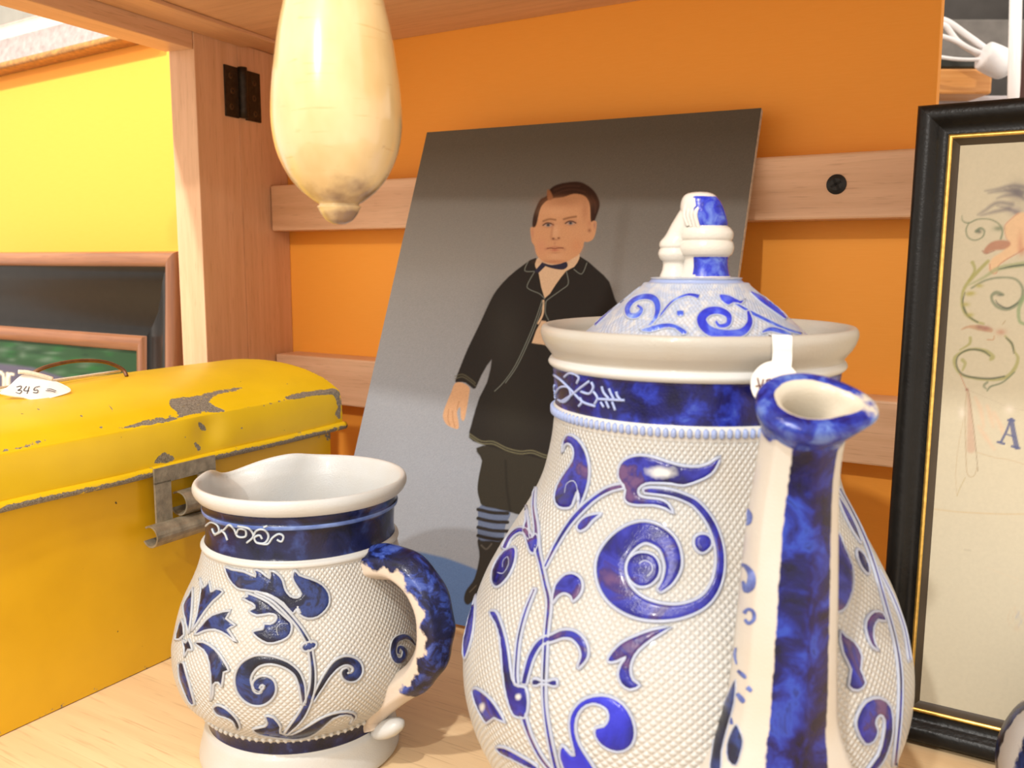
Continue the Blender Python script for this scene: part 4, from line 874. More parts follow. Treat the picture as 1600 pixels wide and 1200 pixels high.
mi = pot_faces(V, F, tn, [(0.018, 0.1852, 1), (0.1852, 0.1908, 0), (0.1908, 0.2058, 2), (0.2058, 0.2104, 0), (0.2104, 0.23, 3)])
mi[F[:, 0] >= nout + len(smooth_prof(lip, 3)) * tn] = 0
DOT_T = stone_mat('stippled_pot_stoneware', None, dots=0.7, cell=(165, 330))
mk('body', V, F, [PLAIN, DOT_T, DEEP, PLAIN_G], TPt, True, mi, {'ruv': UVa})
K = Pot(V[:nout], F[(F < nout).all(1)], 1078, TPt); KM = [FILL_T, RIDGE_T]
K.stroke('scroll', [(1006, 767, 7), (1020, 767, 10), (1045, 770, 11), (1068, 777, 11), (1090, 790, 12), (1113, 822, 13), (1125, 865, 14), (1120, 910, 16), (1097, 942, 19), (1052, 957, 25), (1000, 950, 36), (964, 922, 46), (955, 882, 48), (975, 848, 42), (1008, 832, 36), (1041, 848, 33), (1052, 880, 29), (1045, 906, 20), (1030, 924, 8)], KM, 7, na=9)
K.blob('scroll_eye', [(1006, 863), (1022, 868), (1031, 882), (1030, 900), (1018, 914), (1001, 918), (986, 909), (979, 893), (982, 876), (992, 866)], KM, 3, ridges=([(1012, 902), (1020, 893), (1018, 882), (1008, 877), (999, 882)],))
K.blob('leaf', [(966, 741), (970, 725), (982, 715), (1000, 711), (1021, 714), (1045, 722), (1068, 728), (1091, 729), (1108, 724), (1125, 713), (1120, 729), (1110, 742), (1091, 752), (1068, 759), (1049, 756), (1026, 755), (1010, 756), (999, 764), (1000, 774), (1012, 778), (1031, 780), (1045, 787), (1053, 803), (1040, 795), (1021, 790), (998, 790), (982, 787), (976, 778), (978, 766), (970, 752)], KM, 2, spots=((1034, 738, 30, 13),))
K.stroke('stem', [(852, 888, 5), (869, 854, 7), (888, 823, 8), (907, 800, 9), (930, 779, 8), (953, 765, 9), (977, 759, 8)], KM)
K.blob('leaf', [(880, 708), (882, 688), (890, 679), (904, 686), (916, 704), (922, 728), (921, 753), (914, 777), (904, 799), (906, 778), (903, 770), (896, 790), (888, 795), (874, 793), (867, 779), (872, 758), (883, 739), (894, 723), (898, 707), (893, 695), (885, 695)], KM, 2, ridges=([(886, 771), (889, 757), (899, 752), (905, 762), (905, 784)],))
K.blob('leaf', [(941, 803), (923, 805), (911, 811), (902, 823), (907, 831), (918, 826), (928, 814)], KM, 3)
K.stroke('stem', [(837, 763, 4), (835, 791, 5), (839, 823, 7), (841, 858, 8), (847, 884, 7), (853, 912, 7), (859, 942, 8), (855, 990, 7), (852, 1051, 7), (852, 1097, 6), (858, 1144, 7), (869, 1195, 8), (876, 1215, 8)], KM)
K.blob('bud', [(823, 791), (827, 815), (830, 842), (836, 835), (842, 838), (842, 854), (835, 866), (828, 861), (823, 844), (819, 830), (822, 815)], KM, 2)
K.stroke('stem', [(836, 855, 6), (826, 834, 9), (812, 829, 9), (798, 840, 8), (789, 858, 8)], KM)
K.blob('curled_leaf', [(807, 858), (806, 879), (795, 903), (778, 918), (769, 908), (772, 886), (785, 865), (799, 856)], KM, 3, ridges=([(781, 896), (790, 897), (798, 884), (797, 872), (790, 878), (789, 888)],))
K.blob('leaf', [(864, 944), (865, 930), (869, 914), (881, 900), (895, 896), (908, 903), (912, 917), (907, 931), (896, 941), (893, 933), (883, 928), (873, 933)], KM, 3)
K.stroke('curled_leaf', [(820, 1069, 9), (824, 1051, 10), (832, 1025, 11), (846, 1004, 11), (865, 997, 12), (881, 991, 14), (897, 993, 15), (910, 1006, 15), (914, 1025, 12), (904, 1044, 4)], KM)
K.blob('tulip', [(765.5, 957), (776, 955), (784, 971), (792, 997), (797, 1025), (802, 1060), (811, 1072), (823, 1074), (827, 1097), (824, 1118), (818, 1121), (804, 1118), (795, 1097), (789, 1069), (785, 1032), (782, 997), (775, 974)], KM, 2, spots=((814, 1088, 7, 7),))
K.stroke('stem', [(837, 920, 5), (823, 955, 6), (814, 988, 6), (810, 1013, 6), (807.5, 1051, 6), (809, 1070, 6)], KM)
K.stroke('stem', [(819, 1116, 9), (822, 1128, 8), (830, 1151, 7), (844, 1179, 7), (860, 1200, 7), (878, 1216, 7)], KM)
K.stroke('crossbar', [(834, 1066, 10), (840, 1066, 11), (846, 1066, 6), (858, 1067, 6), (866, 1067, 11), (872, 1067, 9)], KM)
K.blob('fan_leaf', [(739, 1079), (746, 1075), (762, 1086), (776, 1102), (791, 1129), (774, 1121), (762, 1130), (753, 1118), (743, 1097)], KM, 2, spots=((757, 1104, 7, 10),))
K.blob('leaf', [(776, 1167), (790, 1167), (813, 1179), (841, 1196), (836, 1203), (802, 1186), (783, 1177)], KM, 2)
K.blob('scroll_leaf', [(931, 1137), (944, 1134), (951, 1123), (949, 1110), (938, 1102), (925, 1100), (911, 1107), (902, 1123), (901, 1144), (907, 1163), (918, 1181), (932, 1203), (940, 1225), (900, 1230), (884, 1205), (875, 1180), (880, 1164), (890, 1174), (899, 1180), (893, 1153), (890, 1130), (895, 1111), (909, 1095), (930, 1087), (953, 1088), (974, 1100), (988, 1121), (993, 1144), (988, 1163), (974, 1173), (958, 1173), (942, 1165), (931, 1151)], [stone_mat('strong_cobalt', [(0.3, (0.008, 0.008, 0.14)), (0.5, (0.016, 0.018, 0.36)), (0.7, (0.03, 0.035, 0.5))], use_attr=True, ns=45, rough=0.18), RIDGE_T], 2)
K.blob('forked_leaf', [(1049, 980), (1020, 984), (992, 994), (969, 1006), (952, 1025), (951, 1035), (964, 1034), (979, 1027), (971, 1037), (966, 1053), (971, 1069), (985, 1078), (1001, 1071), (990, 1062), (986, 1048), (989, 1032), (999, 1016), (1020, 999)], KM, 2)
K.blob('berry', [(1087, 838), (1098, 834), (1109, 838), (1113, 850), (1106, 861), (1096, 865), (1087, 858), (1084, 848)], KM, 3)
K.blob('leaf', [(728, 985), (736, 950), (742, 930), (744, 950), (741, 985), (734, 1015), (727, 1030), (724, 1008)], KM, 2)
K.blob('leaf', [(1305, 829), (1317.5, 854), (1330, 883), (1332, 912), (1326, 937), (1315, 954), (1300, 950), (1296, 890)], KM, 2)
K.blob('berry', [(1338, 858), (1349, 867), (1357, 887), (1355, 898), (1345, 888), (1338, 872)], KM, 2)
K.blob('curled_leaf', [(1351, 971), (1363, 956), (1378, 958), (1382, 971), (1370, 969), (1363, 983), (1365, 1004), (1372, 1017), (1361, 1010), (1353, 992)], KM, 2)
K.blob('leaf', [(1310, 985), (1320, 994), (1334, 1004), (1345, 1025), (1343, 1046), (1351, 1067), (1338, 1079), (1324, 1071), (1328, 1046), (1316, 1021)], KM, 2)
K.blob('scroll_leaf', [(1336, 1137), (1338, 1117), (1351, 1096), (1372, 1090), (1390, 1104), (1393, 1142), (1386, 1171), (1376, 1192), (1362, 1206), (1350, 1206), (1370, 1179), (1378, 1150), (1380, 1125), (1372, 1117), (1366, 1128), (1370, 1142), (1363, 1158), (1349, 1162)], KM, 2)
K.stroke('stem', [(1309, 762, 4), (1342, 825, 5), (1363, 879, 5), (1380, 937, 5), (1397, 1000, 5), (1405, 1054, 6), (1404, 1117, 6), (1396, 1196, 6)], KM)
K.stroke('stem', [(1370, 887, 3), (1395, 937, 4), (1412, 985, 4), (1420, 1033, 4)], KM)
K.stroke('leaf', [(1308, 776, 3), (1320, 800, 8), (1333, 826, 8), (1344, 848, 3)], KM)
# bead row round the neck, engraved-looking flowers on the blue band
bag = Bag(); nb = 128
for k in range(nb):
    a = 2 * math.pi * k / nb; r_ = 0.0570; c_ = A3(TXc + TLn * (0.1882 - 0.09) + r_ * math.cos(a), TYc + r_ * math.sin(a), 0.1882)
    V6 = [c_ + Z * 0.0020, c_ - Z * 0.0020]; er = A3(math.cos(a), math.sin(a), 0); et = A3(-math.sin(a), math.cos(a), 0)
    for dz, rr in ((0.0012, 0.0011), (-0.0012, 0.0011)):
        for q in range(6):
            t = 2 * math.pi * q / 6; V6.append(c_ + er * rr * math.cos(t) + et * rr * math.sin(t) + Z * dz)
    Fb = [[0, 2 + q, 2 + (q + 1) % 6] for q in range(6)] + [[1, 8 + (q + 1) % 6, 8 + q] for q in range(6)] + [[2 + q, 8 + q, 8 + (q + 1) % 6, 2 + (q + 1) % 6] for q in range(6)]
    bag.add(V6, [f[::-1] for f in Fb])
tag(bag.build('bead_band', [ORN], TPt), kind='stuff')
bag = Bag(); zb3 = zl(840, 420, 3.077)
for rg in ([(80, 510), (120, 540), (170, 590), (220, 640), (280, 660)], [(110, 640), (160, 610), (210, 570), (250, 540)], [(90, 600), (110, 570), (150, 570), (160, 610), (130, 640), (100, 630)], [(130, 520), (160, 500), (200, 520), (190, 550)], [(210, 590), (250, 600), (270, 570), (260, 545)], [(200, 660), (215, 640), (205, 620)],
           [(290, 625), (340, 628), (420, 632)], [(310, 565), (320, 595), (345, 625)], [(345, 575), (355, 600), (370, 628)], [(380, 590), (385, 610), (400, 630)], [(305, 640), (320, 665)], [(330, 635), (345, 670)], [(360, 638), (375, 680)], [(270, 590), (290, 620), (275, 650)], [(70, 560), (85, 590), (78, 620)]):
    K.ridge(bag, cr(zb3(rg), 4), 0.00055, 0)
bag.build('neck_ornament', [stone_mat('pale_slip_blue', None, pale=(0.30, 0.37, 0.62))], TPt)
# spout: faceted, swept in the plane of its own azimuth
SA = math.atan2(-TYc, -TXc * 0.0 + 0.0) + math.radians(8.6); sd_ = A3(math.cos(SA), math.sin(SA), 0); sn = A3(-sd_[1], sd_[0], 0)
TA = A3(TXc + 0.002, TYc, 0)
spn = [(0.062, 0.034, .036, .014), (0.080, 0.044, .043, .018), (0.0890, 0.062, .0405, .0180), (0.0920, 0.083, .0270, .0160), (0.0932, 0.099, .0195, .0150), (0.0945, 0.115, .0170, .0146), (0.0955, 0.145, .0153, .0136), (0.0965, 0.168, .0140, .0124), (0.0985, 0.184, .0127, .0116), (0.1010, 0.1955, .0124, .0116), (0.1035, 0.2030, .0134, .0126)]
S5 = cr([(TA + sd_ * r + Z * z).tolist() + [a, b_] for r, z, a, b_ in spn], 8)
def hexsec(a):
    k = math.pi / 3; q = ((a + k / 2) % k) - k / 2; rr = (math.cos(k / 2) / math.cos(q)) * 0.55 + 0.45
    return math.cos(a) * rr * 1.02, math.sin(a) * rr * 1.02
nS = 60
V, F, an = tube(S5[:, :3], [(p[3], p[4]) for p in S5], nS, ref=sn, sec=hexsec, caps=False)
m_ = len(S5); tpar = np.repeat(np.linspace(0, 1, m_), nS)
rel = V - np.repeat(S5[:, :3], nS, 0); T_ = np.gradient(S5[:, :3], axis=0); T_ /= np.linalg.norm(T_, axis=1)[:, None]
nb_ = np.cross(np.repeat(T_, nS, 0), sn); of = np.einsum('ij,ij->i', rel, nb_); of *= np.sign(of[np.argmax(rel @ sd_)]); sf = rel @ sn
aa = np.degrees(np.arctan2(sf, of))
glz = np.clip((40 - np.abs(aa - 2)) / 8 + 0.5, 0, 1)
glz = np.maximum(glz, np.clip((tpar - 0.88) / 0.03, 0, 1) * np.clip(0.75 + 0.5 * np.sin(aa * 0.05 + 1), 0, 1)); glz = np.maximum(glz, np.clip((0.16 - tpar) / 0.05, 0, 1) * (np.abs(aa) > 60) * 0.8)
SPB = stone_mat('spout_glaze', [(0.36, (0.004, 0.003, 0.022)), (0.48, (0.006, 0.006, 0.085)), (0.57, (0.012, 0.024, 0.24)), (0.64, (0.02, 0.05, 0.34)), (0.74, (0.005, 0.006, 0.06))], use_attr=True, ns=80, rough=0.16, pale=(0.485, 0.465, 0.43))
spout = mk('spout', V, F, SPB, TPt, True, attrs={'glz': glz})
# spout rim with a pouring lip, open bore
top = S5[-1, :3]; Tn = T_[-1]; Tn = Tn + (C - top) / np.linalg.norm(C - top) * 0.25; Tn /= np.linalg.norm(Tn)
e1 = RT - Tn * (RT @ Tn); e1 /= np.linalg.norm(e1); e2 = np.cross(Tn, e1)
rp = [(0.0118, -0.006), (0.0132, -0.0025), (0.0147, 0.0010), (0.0149, 0.0038), (0.0138, 0.0054), (0.0104, 0.0060), (0.0074, 0.0036), (0.0062, -0.004), (0.0060, -0.016)]
rp = smooth_prof(rp, 3); nR = 64; V = []; gl = []; KF = 1.0
for r, h in rp:
    for q in range(nR):
        a = 2 * math.pi * q / nR; lipk = math.exp(-((a - 2 * math.pi * (a > math.pi) + 0.12) / 0.55) ** 2)
        up2 = max(0.0, min(1, (h + 0.003) / 0.006)); rr = r + 0.0044 * lipk * up2
        V.append(top + (e1 * math.cos(a) * 1.06 + e2 * math.sin(a) * 0.98) * rr + Tn * (h - 0.0010 * lipk * up2)); gl.append(0.0 if (r < 0.0100 and h > -0.002) else (1.0 - 0.6 * lipk * (h > 0.004)))
# order: outside up, over the edge, down inside
F = [[k * nR + q, k * nR + (q + 1) % nR, (k + 1) * nR + (q + 1) % nR, (k + 1) * nR + q] for k in range(len(rp) - 1) for q in range(nR)]
glr = np.array(gl); k_in = np.repeat(np.arange(len(rp)), nR); glr[k_in > 15] = 0
mk('spout_rim', V, F, stone_mat('spout_rim_glaze', [(0.34, (0.006, 0.006, 0.09)), (0.5, (0.015, 0.03, 0.28)), (0.66, (0.10, 0.17, 0.44))], use_attr=True, ns=140, rough=0.15, pale=(0.50, 0.46, 0.38)), spout, True, attrs={'glz': glr})
# painted sprigs on the pale flank of the spout
KS = Pot(*[np.array(spout.data.vertices and [np.array(v.co) + world_loc(TPt) for v in spout.data.vertices]), [list(p.vertices) for p in spout.data.polygons]], 1220, spout)
SPM = [stone_mat('sprig_blue', [(0.35, (0.04, 0.05, 0.18)), (0.6, (0.10, 0.15, 0.42)), (0.75, (0.20, 0.24, 0.5))], ns=150, use_attr=True), RIDGE_T]
for st in ([(1156, 795, 5), (1161, 805, 10), (1160, 816, 8), (1156, 820, 3)], [(1146, 882, 4), (1155, 885, 7), (1164, 898, 12), (1163, 915, 15), (1155, 922, 9), (1151, 908, 5)], [(1153, 958, 7), (1159, 952, 5), (1167, 956, 6), (1168, 968, 6), (1160, 974, 6), (1154, 968, 5)], [(1140, 1012, 4), (1138, 1024, 5), (1141, 1038, 3)], [(1143, 1048, 5), (1152, 1056, 7), (1156, 1060, 3)], [(1158, 1074, 8), (1164, 1080, 6)], [(1142, 1084, 6), (1150, 1094, 9), (1153, 1098, 4)], [(1131, 1122, 6), (1134, 1132, 5)], [(1144, 1140, 4), (1144, 1154, 5)], [(1126, 1174, 5), (1132, 1182, 7), (1140, 1184, 4)]):
    KS.stroke('sprig', [(x + 10, y, w) for x, y, w in st], SPM, 4, 0, 0.0004)
KS.blob('root_leaf', [(1150, 1062), (1140, 1080), (1128, 1110), (1118, 1145), (1112, 1180), (1110, 1206), (1126, 1210), (1128, 1175), (1138, 1135), (1148, 1098)], [stone_mat('slate_leaf', BLUE_J, use_attr=True, ns=60, soft=(0.05, 0.6)), RIDGE_T], 2, 0.0003, 0.0005)
KS.blob('root_leaf', [(1156, 1140), (1150, 1132), (1142, 1146), (1136, 1165), (1138, 1188), (1150, 1196), (1157, 1178), (1161, 1158)], [stone_mat('slate_bud', BLUE_J, use_attr=True, ns=60, soft=(0.05, 0.6)), RIDGE_T], 2, 0.0003, 0.0005)
# lid
LX = TXc + TLn * (0.22 - 0.09) - 0.0002; LCtr = (LX, TYc)
LD = empty('pot_lid', (LX, TYc, 0.2143), 'domed blue scrolled lid with knotted knob, seated in coffee pot rim', 'lid')
pl_ = smooth_prof([(0.0001, 0.2146), (0.044, 0.2146), (0.0472, 0.2156), (0.0470, 0.2172), (0.0425, 0.2212), (0.0365, 0.2265), (0.0295, 0.2322), (0.0240, 0.2368), (0.0218, 0.2386), (0.0208, 0.2398), (0.0190, 0.2400), (0.0178, 0.2412), (0.0168, 0.2420), (0.0001, 0.2424)], 4)
V, F, UVa = lathe(pl_, LCtr, 128); zc = V[F].mean(1)[:, 2]
mi = np.where((zc > 0.2400) & (zc < 0.2414), 1, 0)
mk('dome', V, F, [stone_mat('lid_glaze', [(0.40, (0.47, 0.49, 0.53)), (0.55, (0.33, 0.39, 0.53)), (0.66, (0.50, 0.51, 0.53))], ns=160, dots=0.35, cell=(120, 330)), ORN], LD, True, mi, {'ruv': UVa})
D = Pot(V, F, 1090, LD); LM = [stone_mat('bright_cobalt', [(0.32, (0.02, 0.03, 0.34)), (0.5, (0.05, 0.10, 0.52)), (0.68, (0.22, 0.32, 0.62))], use_attr=True, ns=110, rough=0.16), RIDGE_T]
LM2 = [stone_mat('strong_bright_cobalt', [(0.32, (0.010, 0.012, 0.30)), (0.55, (0.03, 0.05, 0.50)), (0.75, (0.10, 0.16, 0.58))], use_attr=True, ns=90, rough=0.16), RIDGE_T]
D.stroke('scroll', [(1012, 512, 4), (1024, 498, 7), (1028, 480, 11), (1022, 467, 12), (1006, 464, 10), (990, 470, 9), (981, 482, 10), (984, 493, 10), (996, 493, 9), (1003, 484, 7), (996, 478, 5)], LM, rad=0.0004, h=0.0006)
D.stroke('scroll', [(1168, 486, 5), (1171, 505, 11), (1158, 520, 14), (1130, 523, 16), (1106, 516, 17), (1096, 500, 17), (1106, 488, 15), (1124, 486, 13), (1138, 494, 11), (1137, 507, 9), (1124, 510, 7), (1118, 502, 5)], LM2, rad=0.0004, h=0.0006)
D.stroke('stem', [(1008, 512, 3), (1030, 495, 4), (1050, 472, 4), (1074, 461, 5), (1092, 464, 8)], LM, rad=0.0003, h=0.0005)
D.blob('leaf', [(1124, 460), (1140, 462), (1156, 470), (1164, 468), (1158, 476), (1146, 474), (1138, 478), (1126, 470)], LM2, 2, rad=0.0004, h=0.0006)
D.stroke('stem', [(1148, 474, 4), (1172, 488, 6), (1196, 500, 6), (1226, 514, 5), (1252, 522, 4)], LM, rad=0.0003, h=0.0005)
D.stroke('leaf', [(1172, 456, 3), (1190, 468, 10), (1212, 484, 10), (1228, 498, 5)], LM2, rad=0.0004, h=0.0006)
D.blob('leaf', [(1000, 516), (1024, 508), (1046, 505), (1064, 511), (1075, 520), (1066, 524), (1054, 514), (1036, 514), (1016, 520)], LM, 2, rad=0.0004, h=0.0006)
D.stroke('berry', [(1058, 490, 8), (1063, 490, 10), (1068, 490, 8)], LM, rad=0.0003, h=0.0006)
D.stroke('stem', [(930, 508, 4), (950, 488, 5), (972, 466, 5), (996, 450, 4)], LM, rad=0.0003, h=0.0005)
D.stroke('leaf', [(1190, 520, 4), (1204, 515, 8), (1222, 519, 8), (1236, 524, 4)], LM, rad=0.0004, h=0.0006)
# knob: drum, split cushion and bulb, with a side cushion folded against it
KB = stone_mat('knob_glaze', [(0.32, (0.006, 0.008, 0.16)), (0.5, (0.02, 0.035, 0.42)), (0.68, (0.12, 0.2, 0.55))], use_attr=True, ns=150, rough=0.14, pale=(0.56, 0.55, 0.52))
bag = Bag(); gl = []
kx, ky = LX + 0.0033, TYc - 0.001
kp = smooth_prof([(0.0001, 0.2415), (0.0098, 0.2415), (0.0096, 0.2435), (0.0090, 0.2470), (0.0092, 0.2500), (0.0104, 0.2512), (0.0112, 0.2535), (0.0108, 0.2558), (0.0102, 0.2566), (0.0107, 0.2576), (0.0108, 0.2596), (0.0098, 0.2616), (0.0090, 0.2622), (0.0092, 0.2640), (0.0088, 0.2680), (0.0078, 0.2720), (0.0058, 0.2746), (0.0030, 0.2756), (0.0001, 0.2757)], 4)
V, F, _ = lathe(kp, (kx, ky), 48); z_ = V[:, 2]; V[:, 0] -= np.clip((z_ - 0.260) / 0.015, 0, 1) * 0.0030
fr = (V[:, 0] - kx) > np.where(z_ > 0.26, -0.0062, -0.0060)
bag.add(V, F); gl.append(np.where((((z_ > 0.2427) & (z_ < 0.2502)) | ((z_ > 0.2625) & (z_ < 0.2735))) & fr, 1.0, 0.0))
sp_ = smooth_prof([(0.0001, 0.2412), (0.0062, 0.2412), (0.0054, 0.2450), (0.0052, 0.2478), (0.0064, 0.2492), (0.0072, 0.2512), (0.0068, 0.2530), (0.0064, 0.2536), (0.0068, 0.2546), (0.0066, 0.2566), (0.0060, 0.2590), (0.0062, 0.2640), (0.0058, 0.2700), (0.0040, 0.2735), (0.0001, 0.2742)], 4)
for ox, oy, sc, ln in ((-0.0112, 0.0035, 1.0, 0.42), (0.0, 0.0115, 0.9, 0.0)):
    V, F, _ = lathe(sp_, (kx + ox, ky + oy), 36); z_ = V[:, 2]
    V[:, 0] += np.clip((z_ - 0.2560) / 0.014, 0, 1) * 0.0075 * (1 if ox else 0); V[:, 1] -= np.clip((z_ - 0.2560) / 0.014, 0, 1) * 0.003
    bag.add(V, F); gl.append(np.zeros(len(V)))
for q in range(4):                                                   # folds between bulb and side cushion
    V, F, _ = tube(cr([(kx - 0.0085 + q * 0.0014, ky - 0.0035 - q * 0.0012, 0.2715 - q * 0.0006), (kx - 0.0095 + q * 0.0012, ky - 0.0042 - q * 0.0012, 0.2665), (kx - 0.0080 + q * 0.0012, ky - 0.0052 - q * 0.001, 0.2622 - q * 0.0005)], 6), 0.0009, 7); bag.add(V, F); gl.append(np.zeros(len(V)))
bag.build('knob', [KB], LD, True, {'glz': np.concatenate(gl)})
# handle at the far side
hb = -sd_; hp = [(0.050, 0.190), (0.072, 0.196), (0.092, 0.185), (0.106, 0.160), (0.112, 0.130), (0.110, 0.100), (0.100, 0.078), (0.082, 0.068)]
hq = cr([(TA + hb * r + Z * z).tolist() for r, z in hp], 6); V, F, _ = tube(hq, [(0.0085, 0.0065)] * len(hq), 24, ref=sn)
mk('handle', V, F, stone_mat('handle_glaze', BLUE_D, use_attr=True, ns=90), TPt, True, attrs={'glz': np.full(len(V), 0.55)})
# round price sticker folded over the pot rim
_, _n = K.hit(1210, 600); tc, tn_ = K.hit(1213, 601, 0.0075)
tn_ = tn_ * 0.8 + (C - tc) / np.linalg.norm(C - tc) * 0.35; tn_ /= np.linalg.norm(tn_)
SE = empty('price_sticker', tc, 'round white price sticker hanging over coffee pot rim beside spout', 'tag')
def stp(x, y, up=0.0): return onplane(x, y, tc, tn_) + tn_ * up
P2 = np.array([(1211 + 38 * math.cos(t), 601 + 37 * math.sin(t)) for t in np.linspace(0, 2 * math.pi, 40, endpoint=False)]); k = 40
mk('disc', [stp(*q, 0.0002) for q in P2] + [stp(*q, -0.0002) for q in P2], [list(range(k)), list(range(k, 2 * k))[::-1]] + [[q, k + q, k + (q + 1) % k, (q + 1) % k] for q in range(k)], TAGM, SE, False)
bag = Bag()
for st in ([(1183, 590), (1188, 612)], [(1180, 603), (1193, 601)], [(1192, 592), (1190, 600)], [(1203, 592), (1197, 594), (1200, 601), (1206, 604), (1203, 612), (1197, 610)], [(1210, 594), (1214, 611)], [(1214, 611), (1221, 592)], [(1219, 606), (1230, 603)], [(1232, 594), (1230, 611)]):
    V, F, _ = tube([stp(x, y, 0.0004) for x, y in cr(st, 4)], 0.00026, 5); bag.add(V, F)
bag.build('handwriting', [flat_mat('brown_ink', (0.16, 0.07, 0.05), 0.6)], SE)
KR = Pot(*lathe(np.concatenate([po, smooth_prof(lip, 3)]), (TXc, TYc), tn, TLn, 0.09)[:2], 1078, TPt)
sp = []
for y_ in (576, 566, 556, 546, 538, 531, 527):
    for x_ in (1206, 1236):
        f_ = min(1, max(0, (576 - y_) / 20.0)); a_ = stp(x_ + (0 if y_ > 530 else -4), y_); p_, _ = KR.hit(x_, y_, 0.0007); sp.append(a_ * (1 - f_) + p_ * f_)
for x_ in (1186, 1222): p_, _ = KR.hit(x_, 523.5, 0.0008); sp.append(p_)
sp = np.array(sp); rows = len(sp) // 2
mk('strap', np.concatenate([sp, sp + A3(0, 0.0005, 0.0001)]), [[2 * q, 2 * q + 1, 2 * q + 3, 2 * q + 2] for q in range(rows - 1)] + [[2 * rows + 2 * q + 2, 2 * rows + 2 * q + 3, 2 * rows + 2 * q + 1, 2 * rows + 2 * q] for q in range(rows - 1)], TAGM, SE, True)

# ================================================================== small stoneware jar at the right edge
JC = (0.2523, 0.3705); JR = empty('stoneware_jar', (JC[0], JC[1], 0), 'grey and blue stoneware jar cut off at lower right corner', 'jar')
jp = smooth_prof([(0.0001, 0.0), (0.030, 0.0), (0.033, 0.003), (0.040, 0.014), (0.0445, 0.028), (0.0445, 0.040), (0.040, 0.052), (0.033, 0.060), (0.028, 0.066), (0.0285, 0.071), (0.031, 0.074), (0.029, 0.075), (0.026, 0.070), (0.034, 0.045), (0.0001, 0.010)], 4)
V, F, UVa = lathe(jp, JC, 96); a_ = np.arctan2(V[:, 1] - JC[1], V[:, 0] - JC[0])
glz = (np.sin(a_ * 9 + V[:, 2] * 60) * 0.5 + 0.5) * ((V[:, 2] > 0.006) & (V[:, 2] < 0.06)); glz = np.maximum(glz, ((V[:, 2] > 0.060) & (V[:, 2] < 0.0665)) * 1.0)
mk('body', V, F, stone_mat('jar_glaze', BLUE_J, use_attr=True, pale=(0.48, 0.46, 0.44)), JR, True, attrs={'glz': glz})

# ================================================================== turned ivory drop hanging from the shelf above
EY = 0.36; _e = lambda x, y: C + ray(x, y) * (EY / ray(x, y)[1])
ec = _e(527, 200); k_ = (ec - C)[1] / FPX * 1.012
def ez(y): return _e(527, y)[2]
ep = [(0.0001, ez(351)), (9 * k_, ez(350)), (20 * k_, ez(344)), (27 * k_, ez(335)), (31 * k_, ez(327)), (33 * k_, ez(323)), (30 * k_, ez(319.5)), (38 * k_, ez(314)), (55 * k_, ez(300)), (70 * k_, ez(282)), (82 * k_, ez(260)), (91 * k_, ez(235)), (96 * k_, ez(205)), (97 * k_, ez(175)), (95 * k_, ez(140)), (90.5 * k_, ez(100)), (84 * k_, ez(55)), (76 * k_, ez(15)), (64 * k_, ez(-35)), (47 * k_, ez(-90)), (30 * k_, ez(-135)), (16 * k_, ez(-165)), (12 * k_, ez(-180)), (17 * k_, ez(-192)), (15 * k_, ez(-206)), (6 * k_, ez(-214)), (0.0001, ez(-215))]
EP = smooth_prof(ep, 5)
EG = empty('hanging_drop', (ec[0], ec[1], EP[0, 1]), 'glossy cream egg-shaped turned drop hanging in front of shelf', 'ornament')
V, F, UVa = lathe(EP, (ec[0], ec[1]), 96); zt_ = (V[:, 2] - EP[0, 1]) / 0.1
m, nt, b = newmat('aged_ivory_lacquer'); v = objco(nt)
base = ramp(nt, noise(nt, stretch(nt, v, (1, 1, 0.5)), 60, 3), [(0.3, (0.60, 0.41, 0.175)), (0.7, (0.70, 0.53, 0.28))])
cr1 = ramp(nt, noise(nt, stretch(nt, v, (60, 60, 700)), 1.0, 2, 0.5, 0.6), [(0.66, (1, 1, 1)), (0.74, (0.78, 0.62, 0.42))])
base = mix(nt, 0.6, base, cr1, 'MULTIPLY'); at_ = attr(nt, 'dirt', 'Fac')
dk = ramp(nt, math_(nt, 'ADD', at_, math_(nt, 'MULTIPLY', math_(nt, 'SUBTRACT', noise(nt, v, 160, 4), 0.5), 0.9)), [(0.35, (0, 0, 0)), (0.9, (1, 1, 1))])
spk = ramp(nt, noise(nt, v, 210, 2), [(0.73, (0, 0, 0)), (0.80, (0.6, 0.6, 0.6))])
base = mix(nt, spk, mix(nt, dk, base, (0.24, 0.15, 0.085)), (0.36, 0.20, 0.08))
L(nt, base, b.inputs['Base Color']); b.inputs['Roughness'].default_value = 0.22; b.inputs['Coat Weight'].default_value = 0.6; b.inputs['Coat Roughness'].default_value = 0.08
zrel = (V[:, 2] - EP[0, 1]); az_ = np.arctan2(V[:, 1] - ec[1], V[:, 0] - ec[0])
dirt = np.clip((0.024 - zrel) / 0.018, 0, 1) * (0.74 + 0.30 * np.cos(az_ + 0.4)) - 0.5 * np.exp(-((zrel - 0.0062) / 0.0016) ** 2)
mk('drop', V, F, m, EG, True, attrs={'dirt': dirt})
V, F, _ = tube([(ec[0], ec[1], z) for z in np.linspace(EP[-1, 1] - 0.001, SOF + 0.001, 8)], 0.0012, 8); mk('cord', V, F, STR, EG)

